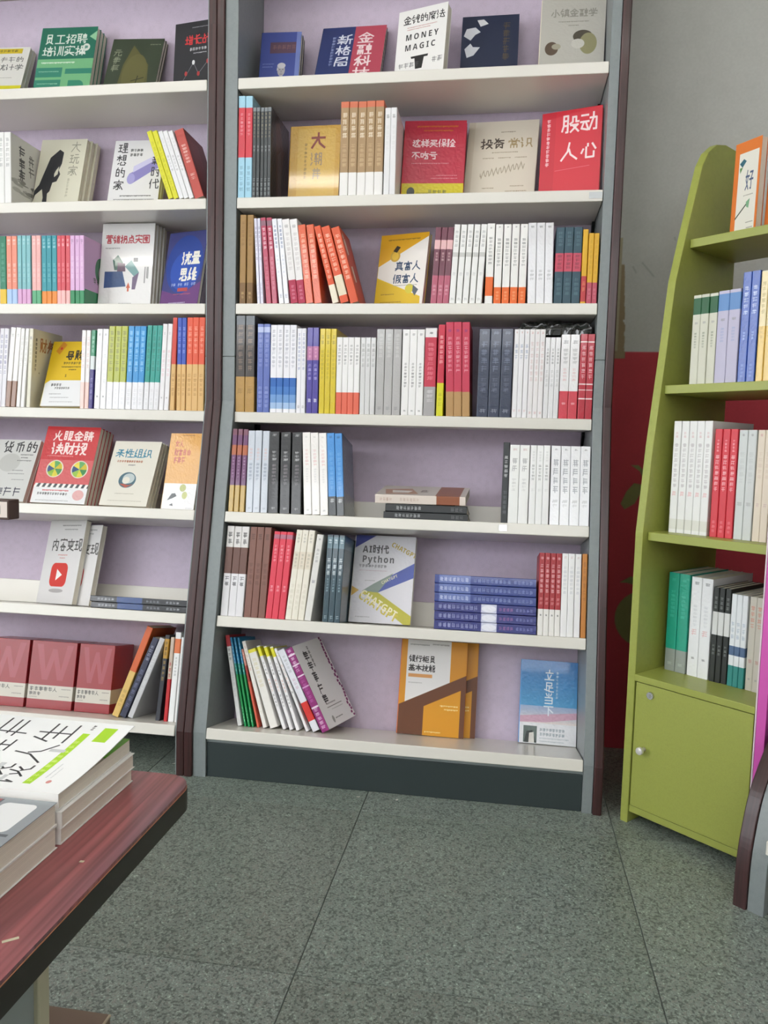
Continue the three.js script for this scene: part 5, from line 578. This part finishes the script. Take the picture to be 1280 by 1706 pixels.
const FACES = {
  portrait: { cover: 'portrait', spine: 'plain_navy', t: 0.02, n: 2, g: 0, L: 'blue book with a grey portrait on its cover' },
  fintech: { cover: 'fintech', spine: 'plain_navy', t: 0.0125, n: 2, L: 'navy and red face-out book with tall vertical white titles' },
  money: { cover: 'money', spine: 'plain_white', t: 0.03, L: 'white face-out book with black English title and a black hat' },
  navyart: { cover: 'navyart', spine: 'plain_navy', t: 0.014, L: 'dark navy face-out book with white paper shapes' },
  smalltown: { cover: 'smalltown', spine: 'plain_cream', t: 0.014, g: 1, L: 'grey beige wrapped face-out book with brown figures' },
  golddagu: { cover: 'golddagu', spine: 'plain_gold', t: 0.016, g: 1, L: 'gold wrapped face-out book with a dark red first character' },
  insurance: { cover: 'insurance', spine: 'plain_red', t: 0.018, n: 2, dx: 0.0005, g: 1, L: 'red face-out book with yellow foot band and a dark disc' },
  investing: { cover: 'investing', spine: 'plain_cream', t: 0.018, L: 'cream face-out book with a scrawled signature' },
  gudong: { cover: 'gudong', spine: 'plain_red', t: 0.016, L: 'bright red face-out book with four big white characters' },
  richman: { cover: 'richman', spine: 'plain_yellow', t: 0.02, L: 'yellow face-out book with slanted white panel and coin' },
  aipython: { cover: 'aipython', spine: 'plain_white', t: 0.022, g: 1, L: 'wrapped pale face-out book with blue and yellow arrow bands' },
  bank: { cover: 'bank', spine: 'plain_orange', t: 0.018, n: 2, dx: 0.03, L: 'orange and brown face-out book with white title panel' },
  lizu: { cover: 'lizu', spine: 'plain_blue', t: 0.014, g: 1, L: 'sky blue wrapped face-out book with pink clouds and small photograph' },
  hygiene: { cover: 'hygiene', spine: 'plain_white', t: 0.015, n: 2, L: 'white and yellow face-out book with grey title' },
  recruit: { cover: 'recruit', spine: 'plain_green', t: 0.018, n: 3, L: 'green face-out book with four panel boxes and white title' },
  darkgreen: { cover: 'darkgreen', spine: 'plain_olive', t: 0.0125, n: 2, L: 'dark green face-out book with a yellow dot' },
  growth: { cover: 'growth', spine: 'plain_black', t: 0.016, L: 'black face-out book with red title and zigzag chart' },
  bigplayer: { cover: 'bigplayer', spine: 'plain_cream', t: 0.017, n: 3, dx: 0.006, L: 'cream face-out book with a black silhouette figure' },
  ideal: { cover: 'ideal', spine: 'plain_white', t: 0.015, n: 2, L: 'white face-out book with violet ring and black vertical titles' },
  marketing: { cover: 'marketing', spine: 'plain_white', t: 0.017, n: 4, dx: 0.002, g: 1, L: 'white glossy face-out book with red title and dark collage' },
  traffic: { cover: 'traffic', spine: 'plain_navy', t: 0.012, L: 'dark blue and purple face-out book turned toward the upright' },
  daogou: { cover: 'daogou', spine: 'plain_yellow', t: 0.013, L: 'yellow face-out book with white lower panel, leaning far back' },
  currency: { cover: 'currency', spine: 'plain_white', t: 0.017, n: 2, L: 'pale grey face-out book with black title and ink lines' },
  hotred: { cover: 'hotred', spine: 'plain_red', t: 0.018, n: 4, g: 1, L: 'red face-out book with two pie charts and striped rule' },
  flexorg: { cover: 'flexorg', spine: 'plain_cream', t: 0.016, n: 3, L: 'cream face-out book with blue title and round emblem' },
  woman: { cover: 'woman', spine: 'plain_gold', t: 0.016, g: 1, L: 'golden face-out book with red title and green fruit' },
  content: { cover: 'content', spine: 'plain_white', t: 0.018, L: 'white narrow face-out book with a red play button' },
  content2: { cover: 'content', spine: 'plain_white', t: 0.018, L: 'white book tucked behind the red play-button book' },
  hao: { cover: 'hao', spine: 'plain_orange', t: 0.02, L: 'orange face-out book with white panel on top of green bookcase' },
  hao2: { cover: 'hao', spine: 'plain_orange', t: 0.02, L: 'taller orange book at the end of the green bookcase top shelf' },
};
face('M', 0, FACES.portrait, 0.0796, 0.0988, 0.1161, 0.1799, 2.1, 11.5, -0.3);
face('M', 0, FACES.fintech, 0.2770, 0.0770, 0.1856, 0.2323, -0.7, 27.6, -0.1);
face('M', 0, FACES.money, 0.4764, 0.0752, 0.1434, 0.2124, -15.2, 10.9, 1.2);
face('M', 0, FACES.navyart, 0.6632, 0.1172, 0.1554, 0.2172, -0.4, 14.7, 0.0);
face('M', 0, FACES.smalltown, 0.8795, 0.1023, 0.1700, 0.2346, -0.5, 12.1, -1.1);
face('M', 1, FACES.golddagu, 0.1972, 0.0601, 0.1435, 0.2181, 0.5, 9.4, 0.9);
face('M', 1, FACES.insurance, 0.5220, 0.0882, 0.1711, 0.2382, 1.6, 12.0, -0.8);
face('M', 1, FACES.investing, 0.7008, 0.1266, 0.1949, 0.2508, -4.8, 13.8, -1.0);
face('M', 1, FACES.gudong, 0.8853, 0.0561, 0.1578, 0.2335, -14.3, 8.7, 1.2);
face('M', 2, FACES.richman, 0.4376, 0.0842, 0.1449, 0.2150, -14.2, 12.6, 0.2);
face('M', 5, FACES.aipython, 0.4255, 0.1063, 0.1740, 0.2470, -1.7, 8.0, 0.1);
face('M', 6, FACES.bank, 0.5753, 0.1703, 0.1848, 0.2570, -0.0, 1.7, -0.3);
face('M', 6, FACES.lizu, 0.8916, 0.1832, 0.1532, 0.2219, -0.0, 4.4, -0.4);
face('L', 0, FACES.hygiene, -0.8010, 0.0896, 0.1731, 0.2136, 3.6, 23.8, 0.5);
face('L', 0, FACES.recruit, -0.5769, 0.0914, 0.1757, 0.2422, 1.8, 15.5, -0.3);
face('L', 0, FACES.darkgreen, -0.3778, 0.1066, 0.1601, 0.2190, 2.0, 21.0, -1.5);
face('L', 0, FACES.growth, -0.1608, 0.0949, 0.1430, 0.2159, -6.1, 7.8, 2.0);
face('L', 1, FACES.bigplayer, -0.5965, 0.0898, 0.1495, 0.2277, -1.1, 14.5, -0.9);
face('L', 1, FACES.ideal, -0.3578, 0.1006, 0.1581, 0.2221, 0.2, 14.7, -0.7);
face('L', 2, FACES.marketing, -0.3665, 0.0726, 0.1630, 0.2502, 1.0, 9.1, 0.3);
face('L', 2, FACES.traffic, -0.1955, 0.0616, 0.1432, 0.2230, -18.2, 11.4, -0.7);
face('L', 3, FACES.daogou, -0.5314, 0.0124, 0.1340, 0.2114, -0.3, 22.5, 0.8);
face('L', 4, FACES.currency, -0.6837, 0.0145, 0.1450, 0.1993, -2.0, 15.6, -0.0);
face('L', 4, FACES.hotred, -0.5069, 0.0129, 0.1704, 0.2384, -0.6, 11.3, -0.3);
face('L', 4, FACES.flexorg, -0.3100, 0.0159, 0.1479, 0.2046, -3.0, 15.4, -0.4);
face('L', 4, FACES.woman, -0.1490, 0.0216, 0.1060, 0.2193, -8.5, 3.4, -1.1);
face('L', 5, FACES.content, -0.5482, 0.1180, 0.1566, 0.2515, -19.8, 5.5, 0.3);
face('G', 0, FACES.hao, 0.1269, 0.0193, 0.0702, 0.2064, -12.3, 1.7, 0.2);
face('L', 5, FACES.content2, -0.5, 0.123, 0.16, 0.24, -19.8, 5.5, 0);
face('G', 0, FACES.hao2, 0.203, 0.034, 0.078, 0.222, -12, 1.7, 0);
// books lying flat with their spines to the room: right end x, height above the shelf, thickness, length, turn
function lying(c, row, kind, x, y, t, h, set, turn, cov, label, tip = 0) {
  const k = K[kind], o = makeBook(t, h, k.d, k, cov, k.g, label ?? k.L);
  place(o, rowFrame(c, row).multiply(T4(x, y + 0.0006, -set)).multiply(RY(turn * D2R)).multiply(RX(tip * D2R)).multiply(RZ(Math.PI / 2)));
}
lying('M', 4, 'stack_black', 0.66, 0, 0.0185, 0.224, 0.012, 0, undefined, 'black book lying directly on the shelf below a second black one'); lying('M', 4, 'stack_black', 0.657, 0.019, 0.0205, 0.217, 0.012, 0, undefined, 'black book lying between another black one and the cream book'); lying('M', 4, 'stack_cream_brown', 0.652, 0.0405, 0.024, 0.242, 0.014, -1.5, 'streaks', undefined, 18); lying('M', 4, 'stack_prop', 0.62, 0.04, 0.024, 0.19, 0.1, 0, undefined, 'small dark book wedged under the tilted cream and brown one');
['lowest', 'second lowest', 'third lowest', 'third from top', 'second from top', 'topmost'].forEach((w, i) => lying('M', 5, i < 3 ? 'stack_blue_pill' : 'stack_blue_light', 0.8455 - i * 0.0008, i * 0.0236, 0.0231, 0.26, 0.006 + (i % 2) * 0.002, 0, undefined, (i < 3 ? 'indigo wrapped book with white pill mark, ' : 'blue wrapped book with pale title panel, ') + w + ' of the lying stack'));
lying('L', 5, 'stack_darkblue', -0.0885, 0, 0.0165, 0.282, 0.01, 0, undefined, 'black and blue wrapped book lying under its twin, directly on the shelf'); lying('L', 5, 'stack_darkblue', -0.09, 0.0171, 0.0165, 0.283, 0.008, 0, 'nightblue', 'black and blue wrapped book lying on its twin beside the play-button cover');
// red boxed sets on the lowest shelf of the second case
{
  const c = canvas(512, 768), g = c.getContext('2d'); g.fillStyle = '#96282e'; g.fillRect(0, 0, 512, 768);
  g.fillStyle = '#a3424b'; g.beginPath(); [[60, 40], [130, 40], [180, 330], [240, 90], [290, 90], [350, 330], [400, 40], [470, 40], [380, 440], [320, 440], [265, 210], [210, 440], [150, 440]].forEach(([x, y], i) => i ? g.lineTo(x, y) : g.moveTo(x, y)); g.fill();
  g.fillStyle = '#c9c4b8'; g.fillRect(0, 500, 512, 160); write(g, '*****人', 24, 520, 48, '#4a4644', { weight: 6 }); write(g, '***', 24, 578, 40, '#5a5654', { weight: 5 }); fine(g, 380, 530, 100, '#8d8880', 14); fine(g, 360, 610, 110, '#8d8880', 14); fine(g, 24, 632, 90, '#9a958c', 10);
  const front = mat('#ffffff', 0.3, { map: ctex(c), clearcoat: 0.15, clearcoatRoughness: 0.2 });
  [[-0.72, 0.138], [-0.574, 0.139], [-0.426, 0.106]].forEach(([x, w], i) => {
    const t = thing('boxed_set', ['red slipcase boxed set standing farthest from the leaning books', 'red slipcase boxed set between two like boxes', 'narrower red slipcase boxed set beside the leaning orange and yellow book'][i], 'box');
    place(t, rowFrame('L', 6).multiply(T4(x, 0.0005, -0.085)));
    const gb = new RoundedBoxGeometry(w, 0.19, 0.115, 2, 0.0012).translate(w / 2, 0.095, -0.0575), p = gb.attributes.position, uv = gb.attributes.uv;
    for (let q = 0; q < p.count; q++) { const zz = p.getZ(q); uv.setXY(q, Math.abs(gb.attributes.normal.getX(q)) > 0.7 ? 0.02 : Math.min(0.985, Math.max(0.015, p.getX(q) / w)), Math.min(0.99, Math.max(0.01, p.getY(q) / 0.19))); }
    part('slipcase', gb, front, t);
  });
}
// black plastic-wrapped bundle lying on the short books
{
  const g = new THREE.BoxGeometry(0.19, 0.04, 0.13, 40, 10, 28), p = g.attributes.position, n1 = noiseGrid(32, 0.012), n2 = noiseGrid(64, 0.005);
  for (let i = 0; i < p.count; i++) { const x = p.getX(i), y = p.getY(i), z = p.getZ(i), ex = Math.pow(Math.abs(x) / 0.095, 4), ez = Math.pow(Math.abs(z) / 0.065, 4), k = 1 - 0.5 * Math.max(ex, ez), b = (n1(x + 1, z + 1 + y) - 0.5) * 0.012 + (n2(x + 1, z + 1) - 0.5) * 0.004; p.setXYZ(i, x * (1 - (y > 0 ? 0.05 : 0)) + b * 0.4, y > -0.019 ? y * k + (y > 0 ? b - 0.004 : 0) : y, z + b * 0.5); }
  g.computeVertexNormals(); const o = part(numbered('plastic_bundle'), g, M.plastic, scene); o.position.set(0.868, 1.2095, -0.1); tag(o, 'crumpled black plastic bundle lying on top of the short white and red books', 'bag');
}
// ---------- green bookcase across the corner ----------
{
  const t = thing('bookcase', 'lime green open bookcase with pink right panel and a small door', 'bookcase', GREEN.toArray()); t.rotation.y = GTURN;
  const prof = [[-0.345, 0], [0, 0], [0, 0.7], [-0.022, 0.9], [-0.056, 1.124], [-0.079, 1.288], [-0.112, 1.4], [-0.166, 1.57], [-0.19, 1.606], [-0.225, 1.632], [-0.268, 1.642], [-0.345, 1.64]];
  part('side_panel', profileX(prof, 0, 0.02, 0.0015), M.green, t); const pp = part('side_panel', rbox(0.3095, 0.329, 0, 1.62, -0.345, 0, 0.001), M.pink, t); pp.userData.label = 'magenta pink right-hand panel'; part('edge_strip', box(0.3065, 0.3093, 0, 1.62, -0.345, 0.001), M.paleEdge, t);
  [-0.13, -0.056, -0.02].forEach((n, i) => part('shelf', rbox(0.0205, 0.306, GY[i] - 0.02, GY[i], -0.34, n, 0.0015), M.green, t));
  part('counter', rbox(0.0205, 0.306, 0.349, 0.365, -0.34, 0.002, 0.0015), M.green, t);
  part('base_board', rbox(0.0205, 0.306, 0.027, 0.044, -0.34, -0.004, 0.0015), M.green, t);
  const d = part('door', rbox(0.0235, 0.3035, 0.046, 0.347, -0.02, -0.001, 0.0015), M.green, t);
  part('lock', mergeGeometries([new THREE.CylinderGeometry(0.0085, 0.009, 0.005, 24).rotateX(Math.PI / 2).translate(0.0635, 0.324, 0.0015), new THREE.BoxGeometry(0.002, 0.009, 0.001).translate(0.0635, 0.324, 0.0045)]), M.chrome, d);
  part('knob', new THREE.LatheGeometry([[0.0001, 0], [0.005, 0], [0.0045, 0.008], [0.006, 0.012], [0.009, 0.016], [0.009, 0.022], [0.0075, 0.0245], [0.0001, 0.0245]].map(([a, b]) => new THREE.Vector2(a, b)), 20).rotateX(Math.PI / 2).translate(0.054, 0.192, -0.0015), M.steel, d);
}
// dark rack in front of it, mostly outside the frame
{
  const t = thing('display_rack', 'dark trimmed display rack with a curved foot beside the green bookcase', 'rack', [GREEN.x, 0, GREEN.z]); t.rotation.y = GTURN;
  const curve = new THREE.CatmullRomCurve3([[0.128, 0], [0.124, 0.1], [0.112, 0.157], [0.092, 0.215], [0.058, 0.268], [0.012, 0.322], [-0.05, 0.395], [-0.1, 0.47], [-0.13, 0.56], [-0.14, 0.7]].map(([z, y]) => new THREE.Vector3(z, y, 0))), prof = [[-0.33, 0], ...curve.getPoints(48).map((p) => [p.x, p.y]), [-0.14, 1.3], [-0.33, 1.3]];
  part('side_trim', metreUV(profileX(prof, 0.345, 0.372, 0.002)), M.trim, t); part('upright', profileX(prof.map(([z, y]) => [z > 0 ? z - 0.004 : z, y]), 0.3725, 0.404, 0.001), M.upright, t);
  part('deck', rbox(0.4045, 1.1, 0.13, 0.157, -0.32, 0.135, 0.002), M.shelf, t); part('kick_board', box(0.4045, 1.1, 0, 0.1295, 0.05, 0.068), M.carton, t);
  part('shelf', rbox(0.4045, 1.1, 0.42, 0.445, -0.32, -0.085, 0.002), M.shelf, t); part('shelf', rbox(0.4045, 1.1, 0.72, 0.745, -0.32, -0.142, 0.002), M.shelf, t); part('shelf', rbox(0.4045, 1.1, 1.02, 1.045, -0.32, -0.142, 0.002), M.shelf, t);
  part('upright', profileX(prof, 1.1005, 1.13, 0.001), M.upright, t); part('back_panel', box(0.4045, 1.1, 0.02, 1.3, -0.33, -0.322), M.lavender, t);
}
// ---------- low table and what lies on it ----------
{
  const t = thing('display_table', 'mahogany topped low table with dark edge and rounded corner', 'table', [0, 0, 0]);
  const outline = (o) => { const s = new THREE.Shape(), x0 = -0.75, x1 = 0.4135 + o, z0 = 1.274 - o, z1 = 2.55, r = 0.032; s.moveTo(x0, -z1); s.lineTo(x1, -z1); s.lineTo(x1, -(z0 + r)); s.absarc(x1 - r, -(z0 + r), r, 0, Math.PI / 2, false); s.lineTo(x0, -z0); s.closePath(); return s; };
  const slab = (o, y0, y1, b) => new THREE.ExtrudeGeometry(outline(o), { depth: y1 - y0, bevelEnabled: false, curveSegments: 12 }).rotateX(-Math.PI / 2).translate(0, y0, 0);
  const tg = slab(0, 0.4965, 0.5); metreUV(tg, 1); { const uv = tg.attributes.uv; for (let i = 0; i < uv.count; i++) uv.setXY(i, uv.getX(i) * 2.6, uv.getY(i) * 1.1); } M.table.map.wrapS = M.table.map.wrapT = THREE.RepeatWrapping;
  part('table_top', tg, M.table, t); part('edge_band', slab(0.0008, 0.472, 0.4955), M.rim, t); part('worn_edge', slab(0.0004, 0.4956, 0.4964), M.chip, t);
  part('leg', rbox(0.285, 0.305, 0, 0.4715, 1.395, 1.415, 0.002), M.legCream, t); part('leg', rbox(-0.68, -0.66, 0, 0.4715, 1.395, 1.415, 0.002), M.legCream, t); part('leg', rbox(0.285, 0.305, 0, 0.4715, 2.43, 2.45, 0.002), M.legCream, t); part('leg', rbox(-0.68, -0.66, 0, 0.4715, 2.43, 2.45, 0.002), M.legCream, t);
  part('side_panel', box(0.29, 0.3, 0.02, 0.4715, 1.4155, 2.4295), M.legGrey, t);
  // small marks on the laminate
  part('scratch', new THREE.BoxGeometry(0.012, 0.0003, 0.003).rotateY(0.7).translate(0.392, 0.5001, 1.585), M.legCream, t); part('scratch', new THREE.BoxGeometry(0.004, 0.0003, 0.003).translate(0.385, 0.5001, 1.47), M.legCream, t);
}
{
  const W = 600, H = 840, c = canvas(W, H), g = c.getContext('2d'); g.fillStyle = '#f0f1f0'; g.fillRect(0, 0, W, H);
  g.fillStyle = '#a9d62a'; g.fillRect(60, H - 190, 440, 34); g.fillRect(440, H - 118, 120, 62); write(g, stars(9), 78, H - 188, 26, '#d9f08a', { gap: 0.6, weight: 3 }); write(g, '***', 560 - 30, H - 176, 14, '#444', { weight: 2 });
  write(g, '谈', 40, H - 395, 170, '#2c2e30', { weight: 9 }); write(g, '人', 225, H - 395, 170, '#2c2e30', { weight: 9 }); write(g, '生', 400, H - 395, 170, '#2c2e30', { weight: 9 }); write(g, '*理*', 50, H - 600, 170, '#2c2e30', { weight: 9 });
  g.fillStyle = '#c9cccc'; g.fillRect(150, H - 380, 60, 26); g.fillRect(70, H - 300, 46, 18); g.fillRect(330, H - 250, 24, 70); fine(g, 120, H - 130, 120, '#c3c6c6', 6); fine(g, 120, H - 110, 90, '#d3d6d6', 6); g.fillStyle = '#d08a84'; g.beginPath(); g.ellipse(90, H - 96, 14, 10, 0, 0, 7); g.fill();
  const c2 = canvas(512, 720), g2 = c2.getContext('2d'); g2.fillStyle = '#8d9498'; g2.fillRect(0, 0, 512, 720);
  for (const [x, y, w, h] of [[300, 560, 180, 120], [90, 560, 180, 100], [300, 380, 190, 150], [40, 360, 230, 170], [300, 200, 180, 150], [40, 180, 230, 150], [100, 20, 330, 140]]) { g2.fillStyle = '#e6e8e8'; g2.beginPath(); g2.roundRect(x, y, w, h, 22); g2.fill(); }
  g2.strokeStyle = '#4a5054'; g2.lineWidth = 14; for (const [a, b, d, e] of [[280, 540, 500, 540], [20, 548, 280, 560], [285, 360, 285, 700], [30, 350, 500, 362]]) { g2.beginPath(); g2.moveTo(a, b); g2.lineTo(d, e); g2.stroke(); } g2.fillStyle = '#8f2f34'; g2.fillRect(420, 420, 80, 120);
  const artA = mat('#ffffff', 0.35, { map: ctex(c) }), artB = mat('#ffffff', 0.3, { map: ctex(c2), clearcoat: 0.5, clearcoatRoughness: 0.15 }), white = mat('#eeece9', 0.4), flap = mat('#79c23a', 0.45);
  // a paperback lying face up: foot toward +x, spine toward +z. The cover sheet may lift at the far fore-edge.
  function flat(label, x, y, z, t, h, d, art, lift = 0, group) {
    const o = thing('paperback_book', label, 'book', [x, y, z], group), e = 0.0008;
    part('page_block', box(-h + 0.001, -0.0015, e, t - e - (lift ? 0.0012 : 0), -d + 0.0012, -0.0012), pageSide, o);
    const back = part('back_cover', box(-h, 0, 0, e - 0.0001, -d, 0), white, o); part('spine', box(-h, 0, 0, t, 0.0002 - 0.001, 0.0002), white, o);
    const n = 18, g = new THREE.BoxGeometry(h, e - 0.0001, d, 1, 1, n).translate(-h / 2, t - e / 2, -d / 2), p = g.attributes.position, uv = g.attributes.uv, nn = g.attributes.normal;
    for (let i = 0; i < p.count; i++) { const s = -p.getZ(i) / d; uv.setXY(i, s, -p.getX(i) / h); p.setY(i, p.getY(i) + lift * s * s * (1.3 - 0.3 * s)); p.setX(i, p.getX(i) + (lift ? 0.004 * s : 0)); }
    g.computeVertexNormals(); part('front_cover', g, art ?? white, o); return o;
  }
  const pageSide = mat('#fbf6ee', 0.85, { map: (() => { const v = Array.from({ length: 256 }, () => 0.84 + rnd() * 0.16); return ctex(paint(canvas(4, 256), (x, y) => [245 * v[y], 240 * v[y], 230 * v[y]])); })() });
  const X = 0.3505;
  flat('white paperback lying at the bottom of the table stack with the character cover', X, 0.5004, 1.4475, 0.016, 0.21, 0.146); flat('white paperback in the middle of the table stack with the character cover', X + 0.002, 0.5168, 1.4485, 0.0165, 0.21, 0.147);
  const top = flat('white paperback with big line-drawn characters and a green bar, cover lifting', X - 0.002, 0.5337, 1.4478, 0.0165, 0.21, 0.146, artA, 0.0145);
  part('green_flap', box(-0.2, -0.001, 0.0152, 0.0157, -0.145, -0.09), flap, top);
  flat('thick paperback lying under the grey patterned one on the table', X, 0.5004, 1.601, 0.0225, 0.21, 0.148); flat('paperback with grey and white panelled cover lying on a thick one', X, 0.5233, 1.602, 0.0215, 0.21, 0.149, artB);
}
{ // small sign on a post, standing on the table
  const t = thing('sign_stand', 'small brown ended label block held on a post above the table', 'sign', [0.1, 0.5, 1.35]);
  part('base', new THREE.CylinderGeometry(0.03, 0.032, 0.006, 28).translate(-0.01, 0.0034, 0), M.rim, t); part('post', new THREE.CylinderGeometry(0.004, 0.004, 0.291, 12).translate(-0.01, 0.152, 0), M.rim, t);
  part('block', rbox(-0.06, 0.1405, 0.2975, 0.3185, -0.0095, 0.0085, 0.0012), mat('#4a3730', 0.5), t); part('label_plate', box(-0.055, 0.1385, 0.3, 0.3165, 0.0086, 0.0092), mat('#d9cfc6', 0.5), t); part('label_print', box(0.02, 0.131, 0.3035, 0.3125, 0.0093, 0.0096), mat('#9aa099', 0.5), t);
}
{ // carton under the table
  const t = thing('carton', 'brown cardboard carton on the floor under the table', 'box', [0.1, 0, 1.26]);
  part('body', rbox(-0.15, 0.149, 0.0005, 0.098, -0.097, 0.09, 0.002), M.carton, t); part('flap', box(-0.15, 0.146, 0.0985, 0.101, -0.097, 0.088), M.carton, t); part('edge', box(0.1465, 0.1495, 0.0985, 0.1012, -0.097, 0.088), mat('#b5a68f', 0.8), t);
}
// scraps of paper on the floor
for (const [x, z, a] of [[0.418, 0.224, 0.3], [0.516, 0.22, 1.2], [-0.115, 0.13, 0.6], [-0.125, 0.23, 2.0]]) {
  const g = new THREE.PlaneGeometry(0.008, 0.005, 4, 2).rotateX(-Math.PI / 2), p = g.attributes.position; for (let i = 0; i < p.count; i++) p.setY(i, 0.0012 + Math.abs(Math.sin(p.getX(i) * 600)) * 0.0018); g.computeVertexNormals();
  const o = part(numbered('paper_scrap'), g, M.shelf, scene); o.position.set(x, 0, z); o.rotation.y = a; tag(o, 'tiny white paper scrap on the granite floor', 'litter', 'paper scraps on the floor');
}
renderer.render(scene, camera);
